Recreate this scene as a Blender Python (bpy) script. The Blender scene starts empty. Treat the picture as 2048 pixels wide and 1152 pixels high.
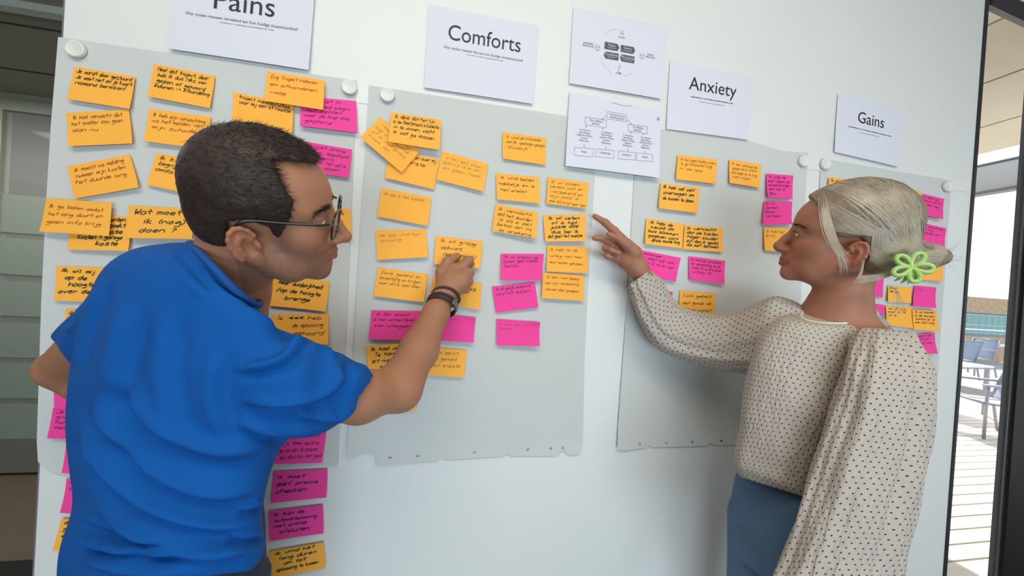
import bpy, math, random
import numpy as np
from mathutils import Vector, Matrix
from mathutils.geometry import delaunay_2d_cdt
random.seed(7); rng = np.random.default_rng(7)
scene = bpy.context.scene
COL = scene.collection

# ---------------------------------------------------------------- camera
FPX, TH, PITCH, ROLL, DIST, EYE = 713.08, 0.1825, 0.0078, 0.0643, 0.989, 1.5
cF = np.array([math.sin(TH)*math.cos(PITCH), math.cos(TH)*math.cos(PITCH), -math.sin(PITCH)])
_R0 = np.array([math.cos(TH), -math.sin(TH), 0.0]); _U0 = np.cross(_R0, cF)
cR = _R0*math.cos(ROLL) + _U0*math.sin(ROLL)
cU = _U0*math.cos(ROLL) - _R0*math.sin(ROLL)
cC = np.array([0.0, -DIST, EYE])
camd = bpy.data.cameras.new('camera'); cam = bpy.data.objects.new('camera', camd); COL.objects.link(cam)
camd.sensor_width = 36; camd.lens = FPX/2048*36; camd.clip_start = 0.02; camd.clip_end = 300
cam.matrix_world = Matrix([[cR[0], cU[0], -cF[0], cC[0]], [cR[1], cU[1], -cF[1], cC[1]], [cR[2], cU[2], -cF[2], cC[2]], [0, 0, 0, 1]])
scene.camera = cam

# ---------------------------------------------------------------- light and exposure
vs = scene.view_settings
vs.view_transform = 'Standard'; vs.look = 'None'; vs.gamma = 1; vs.use_curve_mapping = False
scene.display_settings.display_device = 'sRGB'
vs.exposure = 0.0
w = bpy.data.worlds.new('world'); scene.world = w; w.use_nodes = True
wn = w.node_tree.nodes; wl = w.node_tree.links
bg = wn['Background']
sky = wn.new('ShaderNodeTexSky'); sky.sky_type = 'NISHITA'; sky.sun_disc = False
sky.sun_elevation = math.radians(48); sky.sun_rotation = math.radians(60); sky.dust_density = 2.5; sky.air_density = 1.2
mixw = wn.new('ShaderNodeMix'); mixw.data_type = 'RGBA'; mixw.inputs[0].default_value = 0.6
wl.new(sky.outputs[0], mixw.inputs[6]); mixw.inputs[7].default_value = (5.2, 5.6, 6.3, 1)
wl.new(mixw.outputs[2], bg.inputs[0]); bg.inputs[1].default_value = 0.28
sun = bpy.data.lights.new('sun', 'SUN'); sun.energy = 7.0; sun.angle = math.radians(0.6); sun.color = (1, 0.95, 0.86)
suno = bpy.data.objects.new('sun', sun); COL.objects.link(suno)
suno.rotation_euler = Vector((-0.55, -0.50, -0.85)).to_track_quat('-Z', 'Y').to_euler()
def area(name, loc, target, sx, sy, power, col):
    l = bpy.data.lights.new(name, 'AREA'); l.shape = 'RECTANGLE'; l.size = sx; l.size_y = sy; l.energy = power; l.color = col
    o = bpy.data.objects.new(name, l); COL.objects.link(o); o.location = loc
    o.rotation_euler = (Vector(target)-Vector(loc)).to_track_quat('-Z', 'Y').to_euler(); return o
# daylight through the window front beside the photographer, the room's ceiling lamps, and added fill
area('window_daylight', (3.3, -1.3, 1.35), (0.6, -0.5, 1.2), 1.6, 1.9, 12, (0.90, 0.95, 1.0))
area('rear_fill', (0.3, -3.9, 0.85), (0.0, 0, 1.1), 3.4, 1.3, 102, (0.70, 0.87, 1.0))  # added low bluish fill from behind, brightens the left and lower board
area('ceiling_lamp_light', (-0.3, -1.7, 3.05), (-0.3, -0.4, 1.7), 2.2, 0.6, 31, (1.0, 0.92, 0.78))
area('corridor_fill', (-2.5, 1.2, 2.45), (-2.5, 1.4, 0), 1.6, 0.5, 24, (1.0, 0.95, 0.85))  # added fill, brightens the partition and the ceiling behind the board
area('ceiling_lamp_light', (1.2, -1.5, 2.50), (1.2, -1.3, 0), 1.4, 0.5, 9, (1.0, 0.97, 0.9))

# ---------------------------------------------------------------- helpers: pixels to places
def ray(u, v): return cF + cR*(u-1024)/FPX - cU*(v-576)/FPX
def P(u, v, Z): return cC + ray(u, v)*Z
def BP(u, v, off=0.0):
    d = ray(u, v); return cC + d*((-off-cC[1])/d[1])
def G(u, v, z=0.0):
    d = ray(u, v); return cC + d*((z-cC[2])/d[2])
def PY(u, v, y):
    d = ray(u, v); return cC + d*((y-cC[1])/d[1])

# ---------------------------------------------------------------- helpers: materials
def srgb(r, g, b):
    f = lambda c: (c/255/12.92 if c/255 <= 0.04045 else ((c/255+0.055)/1.055)**2.4)
    return (f(r), f(g), f(b), 1)
MATS = {}
def mat(name, col, rough=0.6, metal=0.0, bump=0.0, bscale=80.0, var=0.0, vscale=6.0, attr=None, sss=0.0, sheen=0.0, trans=0.0, alpha=1.0, spec=0.5, bdist=0.002, stretch=None, coat=0.0):
    if name in MATS: return MATS[name]
    m = bpy.data.materials.new(name); m.use_nodes = True; MATS[name] = m
    n, l = m.node_tree.nodes, m.node_tree.links; b = n['Principled BSDF']
    b.inputs['Base Color'].default_value = col; b.inputs['Roughness'].default_value = rough; b.inputs['Metallic'].default_value = metal
    b.inputs['Specular IOR Level'].default_value = spec
    if sss: b.inputs['Subsurface Weight'].default_value = sss; b.inputs['Subsurface Radius'].default_value = (0.012, 0.005, 0.003); b.inputs['Subsurface Scale'].default_value = 0.6
    if sheen: b.inputs['Sheen Weight'].default_value = sheen; b.inputs['Sheen Roughness'].default_value = 0.6
    if trans: b.inputs['Transmission Weight'].default_value = trans
    if coat: b.inputs['Coat Weight'].default_value = coat
    if alpha < 1: b.inputs['Alpha'].default_value = alpha
    src = None
    if attr:
        a = n.new('ShaderNodeAttribute'); a.attribute_name = attr; src = a.outputs['Color']
    tc = n.new('ShaderNodeTexCoord'); co = tc.outputs['Object']
    if stretch:
        mp = n.new('ShaderNodeMapping'); mp.inputs['Scale'].default_value = stretch; l.new(co, mp.inputs[0]); co = mp.outputs[0]
    if var:
        t = n.new('ShaderNodeTexNoise'); t.inputs['Scale'].default_value = vscale; t.inputs['Detail'].default_value = 5; l.new(co, t.inputs['Vector'])
        r = n.new('ShaderNodeMapRange'); r.inputs[1].default_value = 0.25; r.inputs[2].default_value = 0.75; r.inputs[3].default_value = 1-var; r.inputs[4].default_value = 1+var
        l.new(t.outputs['Fac'], r.inputs[0])
        h = n.new('ShaderNodeHueSaturation')
        if src: l.new(src, h.inputs['Color'])
        else: h.inputs['Color'].default_value = col
        l.new(r.outputs[0], h.inputs['Value']); src = h.outputs[0]
    if src: l.new(src, b.inputs['Base Color'])
    if bump:
        t = n.new('ShaderNodeTexNoise'); t.inputs['Scale'].default_value = bscale; t.inputs['Detail'].default_value = 4; l.new(co, t.inputs['Vector'])
        bp = n.new('ShaderNodeBump'); bp.inputs['Strength'].default_value = bump; bp.inputs['Distance'].default_value = bdist
        l.new(t.outputs['Fac'], bp.inputs['Height']); l.new(bp.outputs[0], b.inputs['Normal'])
    return m

# ---------------------------------------------------------------- helpers: objects
def mesh_from(name, V, F, m=None, smooth=False, uv=None, col=None):
    me = bpy.data.meshes.new(name)
    V = np.asarray(V, dtype=np.float32)
    if isinstance(F, np.ndarray) and F.ndim == 2:
        k = F.shape[1]; me.vertices.add(len(V)); me.vertices.foreach_set('co', V.ravel())
        me.loops.add(F.size); me.loops.foreach_set('vertex_index', F.astype(np.int32).ravel())
        me.polygons.add(len(F)); me.polygons.foreach_set('loop_start', np.arange(0, F.size, k, dtype=np.int32))
        me.update(calc_edges=True)
    else:
        me.from_pydata([tuple(map(float, v)) for v in V], [], [tuple(map(int, f)) for f in F]); me.update()
    me.validate()
    if smooth: me.polygons.foreach_set('use_smooth', [True]*len(me.polygons))
    if uv is not None:
        L = me.uv_layers.new(name='UVMap'); idx = np.empty(len(me.loops), dtype=np.int32); me.loops.foreach_get('vertex_index', idx)
        L.data.foreach_set('uv', np.asarray(uv, dtype=np.float32)[idx].ravel())
    if col is not None:
        A = me.color_attributes.new('Col', 'FLOAT_COLOR', 'POINT'); c = np.ones((len(V), 4), dtype=np.float32); c[:, :3] = col; A.data.foreach_set('color', c.ravel())
    if m: me.materials.append(m)
    return me
def sharp_rim(me):
    cnt = {}
    for p in me.polygons:
        for e in p.edge_keys: cnt[e] = cnt.get(e, 0)+1
    for e in me.edges:
        if cnt.get(tuple(sorted(e.vertices)), 0) == 1: e.use_edge_sharp = True
    return me
def link(name, me, parent=None, label=None, cat=None, group=None, kind=None):
    o = bpy.data.objects.new(name, me); COL.objects.link(o)
    if parent: o.parent = parent; o.matrix_parent_inverse = Matrix.Translation(-parent.location) if parent.type == 'EMPTY' else Matrix()
    if label: o['label'] = label
    if cat: o['category'] = cat
    if group: o['group'] = group
    if kind: o['kind'] = kind
    return o
def empty(name, loc, label, cat, group=None):
    o = bpy.data.objects.new(name, None); COL.objects.link(o); o.location = tuple(loc); o.empty_display_size = 0.05
    o['label'] = label; o['category'] = cat
    if group: o['group'] = group
    return o
class MB:
    def __init__(s): s.V = []; s.F = []
    def add(s, V, F):
        k = len(s.V); s.V += [tuple(map(float, v)) for v in V]; s.F += [tuple(i+k for i in f) for f in F]; return s
    def box(s, a, b):
        x0, y0, z0 = a; x1, y1, z1 = b
        return s.add([(x0,y0,z0),(x1,y0,z0),(x1,y1,z0),(x0,y1,z0),(x0,y0,z1),(x1,y0,z1),(x1,y1,z1),(x0,y1,z1)],
            [(0,3,2,1),(4,5,6,7),(0,1,5,4),(1,2,6,5),(2,3,7,6),(3,0,4,7)])
    def tube(s, pts, r, n=8, closed=False):
        pts = [np.array(p, float) for p in pts]; N = len(pts); rr = r if hasattr(r, '__len__') else [r]*N
        V = []; up = np.array([0.13, 0.21, 0.97]); prev = None
        for i in range(N):
            if closed: t = pts[(i+1) % N]-pts[i-1]
            else: t = pts[min(i+1, N-1)]-pts[max(i-1, 0)]
            t = t/(np.linalg.norm(t)+1e-12)
            a = np.cross(t, up) if prev is None else prev - t*(prev@t)
            if np.linalg.norm(a) < 1e-6: a = np.cross(t, [1, 0, 0])
            a /= np.linalg.norm(a); prev = a; b = np.cross(t, a)
            for k in range(n):
                q = 2*math.pi*k/n; V.append(pts[i]+(a*math.cos(q)+b*math.sin(q))*rr[i])
        F = []
        for i in range(N if closed else N-1):
            j = (i+1) % N
            for k in range(n): F.append((i*n+k, i*n+(k+1) % n, j*n+(k+1) % n, j*n+k))
        if not closed: F.append(tuple(range(n))[::-1]); F.append(tuple((N-1)*n+k for k in range(n)))
        return s.add(V, F)
    def build(s, name, m, parent=None, smooth=False, bevel=0, **kw):
        o = link(name, mesh_from(name, s.V, s.F, m, smooth), parent, **kw)
        if bevel:
            md = o.modifiers.new('bevel', 'BEVEL'); md.width = bevel; md.segments = 2; md.limit_method = 'ANGLE'
        return o
def catmull(pts, n):
    pts = np.array(pts, float); N = len(pts); out = []
    ts = np.linspace(0, N-1, n)
    for t in ts:
        i = min(int(t), N-2); f = t-i
        p0 = pts[i-1] if i > 0 else 2*pts[0]-pts[1]; p1 = pts[i]; p2 = pts[i+1]; p3 = pts[i+2] if i+2 < N else 2*pts[-1]-pts[-2]
        out.append(0.5*((2*p1)+(-p0+p2)*f+(2*p0-5*p1+4*p2-p3)*f*f+(-p0+3*p1-3*p2+p3)*f**3))
    return np.array(out)
def loft(rings, n=60, m=64, fold=None, power=2.0, uvscale=1.0):
    """rings: (ux,uy,vx,vy,Z,depth[,Zshift]) - two edge points seen on either side of a limb, its distance and half depth."""
    A = []; 
    for r in rings:
        a = P(r[0], r[1], r[4]); b = P(r[2], r[3], r[4]); A.append(np.r_[(a+b)/2, (b-a)/2, r[5], r[6] if len(r) > 6 else 0.0])
    A = catmull(A, n); C = A[:, :3]; T = np.gradient(C, axis=0); T /= np.linalg.norm(T, axis=1)[:, None]
    ph = np.linspace(0, 2*math.pi, m, endpoint=False); V = np.zeros((n, m, 3)); UV = np.zeros((n, m+1, 2))
    L = np.r_[0, np.cumsum(np.linalg.norm(np.diff(C, axis=0), axis=1))]
    R0 = np.mean([np.linalg.norm(A[i, 3:6])+A[i, 6] for i in range(n)])/2
    for i in range(n):
        a = A[i, 3:6]; b = cC-C[i]; b /= abs(b@cF)
        b = b*max(A[i, 6], 0.004)-np.array([0, 0, A[i, 7]])
        cs, sn = np.cos(ph), np.sin(ph)
        e = 2.0/power; cs = np.sign(cs)*np.abs(cs)**e; sn = np.sign(sn)*np.abs(sn)**e
        off = C[i]+cs[:, None]*a+sn[:, None]*b
        if fold is not None:
            nr = cs[:, None]*a/np.linalg.norm(a)+sn[:, None]*b/np.linalg.norm(b); nr /= np.linalg.norm(nr, axis=1)[:, None]
            off = off+nr*fold(i/(n-1), ph)[:, None]
        V[i] = off
    for i in range(n): UV[i, :, 0] = (np.linspace(0, 2*math.pi, m+1)-math.pi/2)*np.linalg.norm(A[i, 3:6])*uvscale; UV[i, :, 1] = L[i]*uvscale
    idx = np.arange(n*m).reshape(n, m); j = np.roll(idx, -1, axis=1)
    F = np.stack([idx[:-1], j[:-1], j[1:], idx[1:]], -1).reshape(-1, 4)
    # loop UVs (seam on the side of the first edge point turned to the back)
    uvl = np.stack([UV[:-1, :-1], UV[:-1, 1:], UV[1:, 1:], UV[1:, :-1]], 2).reshape(-1, 2)
    return V.reshape(-1, 3), F, uvl, idx
def loft_object(name, rings, m_, parent, n=60, m=64, fold=None, power=2.0, cap0=True, cap1=True, **kw):
    V, F, uvl, idx = loft(rings, n, m, fold, power)
    me = bpy.data.meshes.new(name); Fl = [tuple(f) for f in F]
    caps = []
    if cap0: caps.append(tuple(idx[0][::-1]))
    if cap1: caps.append(tuple(idx[-1]))
    me.from_pydata([tuple(v) for v in V], [], Fl+caps)
    L = me.uv_layers.new(name='UVMap'); full = np.zeros((len(me.loops), 2), dtype=np.float32); full[:len(uvl)] = uvl
    L.data.foreach_set('uv', full.ravel())
    me.polygons.foreach_set('use_smooth', [True]*len(me.polygons)); me.materials.append(m_); me.update()
    return link(name, me, parent, **kw)

# ---------------------------------------------------------------- helpers: distance-field sculpting
class Vol:
    def __init__(s, lo, hi, h):
        s.h = h; s.lo = np.array(lo, np.float32); s.n = np.ceil((np.array(hi)-lo)/h).astype(int)+1
        s.f = np.full(tuple(s.n), 1.0, np.float32)
    def sub(s, c0, c1):
        a = np.clip(np.floor((np.array(c0)-s.lo)/s.h).astype(int), 0, s.n-1); b = np.clip(np.ceil((np.array(c1)-s.lo)/s.h).astype(int)+1, 0, s.n)
        if np.any(b <= a): return None, None
        g = [(s.lo[i]+s.h*np.arange(a[i], b[i])).astype(np.float32) for i in range(3)]
        return (slice(a[0], b[0]), slice(a[1], b[1]), slice(a[2], b[2])), (g[0][:, None, None], g[1][None, :, None], g[2][None, None, :])
    def comb(s, sl, d, k, op):
        f = s.f[sl]
        if op == 'sub': d = -d; f2 = f
        if op in ('sub', 'int'):
            h = np.clip(0.5-0.5*(d-f)/k, 0, 1)*(-1)+1 if False else None
            kk = k; hh = np.clip(kk-np.abs(f-d), 0, None)/kk
            s.f[sl] = np.maximum(f, d)+hh*hh*kk*0.25
        else:
            hh = np.clip(k-np.abs(f-d), 0, None)/k
            s.f[sl] = np.minimum(f, d)-hh*hh*k*0.25
    def cone(s, a, b, ra, rb, k=0.01, op='add'):
        a = np.array(a, np.float32); b = np.array(b, np.float32); R = max(ra, rb)+k+3*s.h
        sl, g = s.sub(np.minimum(a, b)-R, np.maximum(a, b)+R)
        if sl is None: return
        ba = b-a; L2 = float(ba@ba)+1e-12
        px, py, pz = g[0]-a[0], g[1]-a[1], g[2]-a[2]
        t = np.clip((px*ba[0]+py*ba[1]+pz*ba[2])/L2, 0, 1)
        d = np.sqrt((px-t*ba[0])**2+(py-t*ba[1])**2+(pz-t*ba[2])**2)-(ra+(rb-ra)*t)
        s.comb(sl, d, k, op)
    def chain(s, pts, k=0.008, op='add'):
        for i in range(len(pts)-1): s.cone(pts[i][0], pts[i+1][0], pts[i][1], pts[i+1][1], k, op)
    def ell(s, c, M, r, k=0.01, op='add'):
        c = np.array(c, np.float32); r = np.array(r, np.float32); M = np.array(M, np.float32)
        R = float(r.max())+k+3*s.h; sl, g = s.sub(c-R, c+R)
        if sl is None: return
        px, py, pz = g[0]-c[0], g[1]-c[1], g[2]-c[2]
        q = [px*M[0, i]+py*M[1, i]+pz*M[2, i] for i in range(3)]
        k0 = np.sqrt(sum((q[i]/r[i])**2 for i in range(3))); k1 = np.sqrt(sum((q[i]/r[i]**2)**2 for i in range(3)))+1e-6
        s.comb(sl, k0*(k0-1)/k1, k, op)
    def mesh(s):
        f = s.f; ins = f < 0; n = f.shape
        c = np.zeros((n[0]-1, n[1]-1, n[2]-1), np.uint8)
        for dx in (0, 1):
            for dy in (0, 1):
                for dz in (0, 1): c += ins[dx:n[0]-1+dx, dy:n[1]-1+dy, dz:n[2]-1+dz]
        act = np.argwhere((c > 0) & (c < 8)); 
        idx = np.full(c.shape, -1, np.int32); idx[act[:, 0], act[:, 1], act[:, 2]] = np.arange(len(act))
        S = np.zeros((len(act), 3)); cnt = np.zeros(len(act)); K = [(i, j, k) for i in (0, 1) for j in (0, 1) for k in (0, 1)]
        for a in K:
            for ax in range(3):
                if a[ax] == 1: continue
                b = list(a); b[ax] = 1
                fa = f[act[:, 0]+a[0], act[:, 1]+a[1], act[:, 2]+a[2]]; fb = f[act[:, 0]+b[0], act[:, 1]+b[1], act[:, 2]+b[2]]
                m = (fa < 0) != (fb < 0); t = np.where(m, fa/np.where(m, fa-fb, 1), 0)
                p = np.array(a, float)[None]*np.ones((len(act), 1)); p[:, ax] = t; S[m] += p[m]; cnt[m] += 1
        V = s.lo+s.h*(act+S/cnt[:, None])
        F = []
        for ax in range(3):
            o1, o2 = [(1, 2), (2, 0), (0, 1)][ax]
            sa = [slice(0, None)]*3; sb = [slice(0, None)]*3; sa[ax] = slice(0, -1); sb[ax] = slice(1, None)
            A = ins[tuple(sa)]; B = ins[tuple(sb)]; e = np.argwhere(A != B)
            m = (e[:, o1] > 0) & (e[:, o2] > 0) & (e[:, o1] < n[o1]-1) & (e[:, o2] < n[o2]-1); e = e[m]
            flip = A[e[:, 0], e[:, 1], e[:, 2]]
            def ix(d1, d2):
                q = e.copy(); q[:, o1] -= d1; q[:, o2] -= d2; return idx[q[:, 0], q[:, 1], q[:, 2]]
            q = np.stack([ix(1, 1), ix(0, 1), ix(0, 0), ix(1, 0)], 1); q[~flip] = q[~flip][:, ::-1]; F.append(q)
        return V, np.concatenate(F)
def npnoise(p, s, seed=0):
    r = np.random.default_rng(seed); o = 0
    for i in range(6):
        k = r.normal(size=3); k /= np.linalg.norm(k); o = o+np.sin(p@k*s*(0.7+0.6*r.random())+r.random()*6.28)
    return o/6
# ================================================================ STRUCTURE
M_board = mat('board_laminate', srgb(220, 221, 218), 0.42, bump=0.06, bscale=260, var=0.012, vscale=3)
M_dark = mat('dark_profile', srgb(40, 36, 42), 0.4)
bl, br = BP(120, 0), BP(1955, 30)
XL, XR = BP(100, 576)[0]-0.002, BP(1934, 500)[0]
CEIL = 2.55
MB().box((XL, 0, 0), (XR, 0.06, 3.2)).build('wall_back', M_board, kind='structure', bevel=0.002)
MB().box((XR, -0.004, 0), (XR+0.012, 0.07, 3.2)).build('trim_1', M_dark, kind='structure')
MB().box((XL-0.004, 0.002, 0), (XL-0.0002, 0.06, 3.2)).build('trim_2', mat('plum_edge', srgb(120, 105, 125), 0.5), kind='structure')
# floor and ceiling of the room
FY1 = G(50, 950)[1]
M_floor = mat('brown_floor', srgb(105, 93, 78), 0.45, bump=0.05, var=0.08, vscale=8)
MB().box((-6, -5, -0.05), (3.4, 0.12, 0)).build('floor', M_floor, kind='structure')
MB().box((-6, 0.12, -0.05), (XR+0.05, 6, 0)).build('floor_corridor', M_floor, kind='structure')
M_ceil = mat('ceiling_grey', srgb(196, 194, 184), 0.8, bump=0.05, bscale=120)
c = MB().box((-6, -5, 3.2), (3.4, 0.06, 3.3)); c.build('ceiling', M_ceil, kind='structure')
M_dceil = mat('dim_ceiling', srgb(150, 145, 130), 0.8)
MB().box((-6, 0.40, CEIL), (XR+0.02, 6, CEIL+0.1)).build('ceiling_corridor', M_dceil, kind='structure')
lt = G(50, 8, CEIL)
MB().box((-3.5, lt[1]-0.02, CEIL-0.03), (XL-0.04, lt[1]+0.03, CEIL)).build('trim_3', mat('pale_rail', srgb(190, 192, 182), 0.5), kind='structure')
MB().box((-6, -5.05, 0), (3.4, -5, 3.2)).build('light_block_rear', mat('pale_wall', srgb(170, 166, 158), 0.8), kind='structure')  # unseen, added to block sky light from behind the camera
MB().box((3.4, -5.05, 0), (3.45, 0.12, 3.2)).build('light_block_side', mat('pale_wall', srgb(170, 166, 158), 0.8), kind='structure')  # unseen, added to shut out sky light leaking in from the right
# ceiling seam lines
for k in range(3):
    MB().box((-3.4, 0.55+0.5*k, CEIL-0.004), (XL-0.1, 0.56+0.5*k, CEIL)).build('ceiling_joint', mat('seam_dark', srgb(60, 57, 50), 0.8), bpy.data.objects['ceiling_corridor'])

# glass partition with frosted bands (left)
GY = FY1
def zz(y): return 1.5-(y-508)*2.42/FPX
M_frame = mat('grey_green_frame', srgb(150, 152, 138), 0.5)
part = empty('glass_partition', (-2.2, GY, 0), 'glass partition with frosted stripes behind the left board edge', 'partition')
zt = zz(208)
MB().box((-6, GY-0.03, zz(232)), (XL+0.8, GY+0.03, zt)).build('header_rail', M_frame, part, bevel=0.003)
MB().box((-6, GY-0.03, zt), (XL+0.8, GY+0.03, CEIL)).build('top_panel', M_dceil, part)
xs = PY(4, 300, GY)[0]
MB().box((xs-0.05, GY-0.03, 0), (xs+0.02, GY+0.03, zz(232))).build('post', M_frame, part, bevel=0.003)
M_clear = mat('clear_glass', (0.85, 0.9, 0.88, 1), 0.05, alpha=0.12, spec=0.6)
MB().box((xs+0.02, GY-0.004, 0.02), (XL+0.8, GY+0.004, zz(232))).build('pane', M_clear, part)
MB().box((-6, GY-0.004, 0.02), (xs-0.05, GY+0.004, zz(232))).build('pane', M_clear, part)
M_frost = mat('frosted_film', srgb(132, 144, 134), 0.7, alpha=0.86)
ys = [393, 468, 479, 550, 563, 632, 645, 714, 725, 795, 806, 876]
for k in range(0, len(ys), 2):
    MB().box((-6, GY-0.007, zz(ys[k+1])), (XL+0.8, GY-0.005, zz(ys[k]))).build('frosted_band', M_frost, part)
MB().box((-6, GY-0.007, 0.02), (XL+0.8, GY-0.005, zz(882))).build('frosted_band', mat('frosted_film_low', srgb(104, 108, 98), 0.7, alpha=0.9), part)
# room behind the partition
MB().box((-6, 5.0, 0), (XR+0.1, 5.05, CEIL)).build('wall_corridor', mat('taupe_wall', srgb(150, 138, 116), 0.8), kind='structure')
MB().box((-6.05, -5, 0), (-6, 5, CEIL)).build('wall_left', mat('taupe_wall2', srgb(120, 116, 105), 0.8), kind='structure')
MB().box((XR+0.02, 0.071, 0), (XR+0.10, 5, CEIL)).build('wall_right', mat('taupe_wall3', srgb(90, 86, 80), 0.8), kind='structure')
dp = empty('corridor_cabinet', (-3.3, 4.4, 0), 'brown cabinet seen through the clear glass above the frosted bands', 'cabinet')
x0, x1 = PY(10, 300, 4.4)[0], PY(125, 300, 4.4)[0]
ztc = 2.42
MB().box((x0, 4.4, 0.05), (x1, 4.9, ztc)).build('cabinet_body', mat('brown_panel', srgb(150, 126, 92), 0.6, var=0.1), dp, bevel=0.004)
MB().box((x0+0.02, 4.385, 0.1), ((x0+x1)/2-0.005, 4.40, ztc-0.04)).build('cabinet_door', mat('brown_panel', None), dp, bevel=0.003)
MB().box(((x0+x1)/2+0.005, 4.385, 0.1), (x1-0.02, 4.40, ztc-0.04)).build('cabinet_door', mat('brown_panel', None), dp, bevel=0.003)
# black mat at the lower left
q = G(75, 1128, 0.0)
mm = MB(); 
mm.box((q[0]-0.22, q[1]-0.5, 0.0), (q[0]+0.5, q[1]+0.02, 0.012)); mm.build('floor_mat', mat('black_rubber', srgb(22, 22, 24), 0.8, bump=0.3), bevel=0.004, label='black floor mat beside the foot of the board at lower left', cat='mat')

# ================================================================ OUTDOORS (right)
M_plank = mat('deck_wood', srgb(206, 196, 178), 0.6, bump=0.2, bscale=30, var=0.1, vscale=5, stretch=(0.3, 3, 3))
deck = bpy.data.objects.new('floor_terrace', mesh_from('floor_terrace', *(lambda m: (m.V, m.F))(MB().box((XR+0.06, 0.13, -0.12), (11, 13.2, -0.03))), mat('deck_gap', srgb(60, 55, 50), 0.9)))
COL.objects.link(deck); deck['kind'] = 'structure'
pm = MB().box((0, 0, -0.028), (9.5-XR, 0.105, 0)); pme = mesh_from('plank', pm.V, pm.F, M_plank)
y = 0.15
while y < 13:
    o = link('plank', pme, deck); o.location = (XR+0.06, y, 0); y += 0.120
# mullion, header and black column of the window front
def colbox(name, u0, u1, v, Z, d, m_, parent=None, z0=0, z1=3.2, **kw):
    a = P(u0, v, Z); b = P(u1, v, Z); t = (b-a)[:2]; t = t/np.linalg.norm(t); nrm = np.array([-t[1], t[0]])
    c = [a[:2], b[:2], b[:2]+nrm*d, a[:2]+nrm*d]
    m = MB().add([(*k, z0) for k in c]+[(*k, z1) for k in c], [(0,3,2,1),(4,5,6,7),(0,1,5,4),(1,2,6,5),(2,3,7,6),(3,0,4,7)])
    return m.build(name, m_, parent, **kw)
colbox('window_frame', 2011, 2021, 850, 1.47, 0.02, mat('window_mullion', srgb(70, 68, 74), 0.35), kind='structure')
colbox('trim_4', 2021, 2028, 850, 1.46, 0.012, mat('pale_seal', srgb(222, 232, 218), 0.4), kind='structure')
colbox('wall_column', 2028, 2500, 850, 1.45, 0.03, mat('black_column', srgb(26, 26, 25), 0.35), kind='structure')
a, b = P(1975, -8, 1.42), P(2110, 60, 1.52)
z = 2.70; 
h0, h1 = G(1978, -3, 2.7), G(2120, 66, 2.7); hb = MB().tube([h0, h1+(h1-h0)*1.5], 0.03, 4); hb.build('trim_5', M_dark, kind='structure')
# glass of the window front
gb = P(2014, 850, 1.475)
gm = MB().add([(XR+0.014, 0.05, 0), (gb[0], gb[1], 0), (gb[0], gb[1], 2.7), (XR+0.014, 0.05, 2.7)], [(0, 1, 2, 3)])
go = gm.build('window_1', mat('window_glass', (1, 1, 1, 1), 0.02, alpha=0.04, spec=0.5), kind='structure'); md = go.modifiers.new('s', 'SOLIDIFY'); md.thickness = 0.006
# soffit panels over the terrace
SZ = 2.80; e = G(1950, 312, SZ); sx = [G(1957, 60, SZ)[0], G(1955, 172, SZ)[0], G(1952, 258, SZ)[0], G(1950, 312, SZ)[0]]
sof = MB().box((XR+0.014, 0.10, SZ+0.03), (sx[3], 14, SZ+0.2)).build('ceiling_terrace', mat('soffit_back', srgb(120, 112, 96), 0.8), kind='structure')
M_soff = mat('soffit_panel', srgb(226, 218, 196), 0.5, var=0.03)
pitch = (sx[2]-sx[0])/2
xx = sx[0]-2*pitch
edges = [sx[0]-pitch, sx[0], sx[1], sx[2], sx[3]]
for i in range(4):
    for j in range(5):
        MB().box((max(edges[i]+0.008, XR+0.014), 0.10+2.6*j, SZ), (edges[i+1]-0.008, 2.69+2.6*j, SZ+0.028)).build('soffit_panel', M_soff, sof, bevel=0.003)
aw = empty('awning', (sx[3]+0.12, 2, 2.6), 'white awning cassette along the terrace roof edge', 'awning')
ab, at_ = G(1946, 390, 2.62), G(1948, 322, 2.82)
MB().box((ab[0]-0.06, 0.9, 2.62), (ab[0]+0.02, 13, 2.86)).build('cassette', mat('awning_white', srgb(205, 210, 206), 0.35, var=0.06, vscale=2), aw, bevel=0.01)
MB().box((ab[0]-0.075, 0.9, 2.60), (ab[0]+0.03, 13, 2.62)).build('front_rail', mat('purple_grey', srgb(120, 112, 128), 0.4), aw)
MB().box((ab[0]-0.07, 0.9, 2.862), (ab[0]+0.03, 13, 2.875)).build('front_rail', mat('purple_grey', None), aw)
# parapet wall with handrails
PW = 13.0
def zat(v, Y, u=1990): return PY(u, v, Y)[2]
par = empty('parapet', (11, PW, 0), 'pale blue terrace parapet with two white handrails behind the chairs', 'parapet')
MB().box((6, PW, 0), (30, PW+0.15, zat(694, PW))).build('parapet_wall', mat('pale_blue', srgb(176, 190, 205), 0.6), par)
for v in (661, 690):
    zq = zat(v, PW-0.1); MB().box((6, PW-0.12, zq-0.03), (30, PW-0.07, zq+0.03)).build('handrail', mat('rail_white', srgb(235, 236, 240), 0.3), par)
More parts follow.
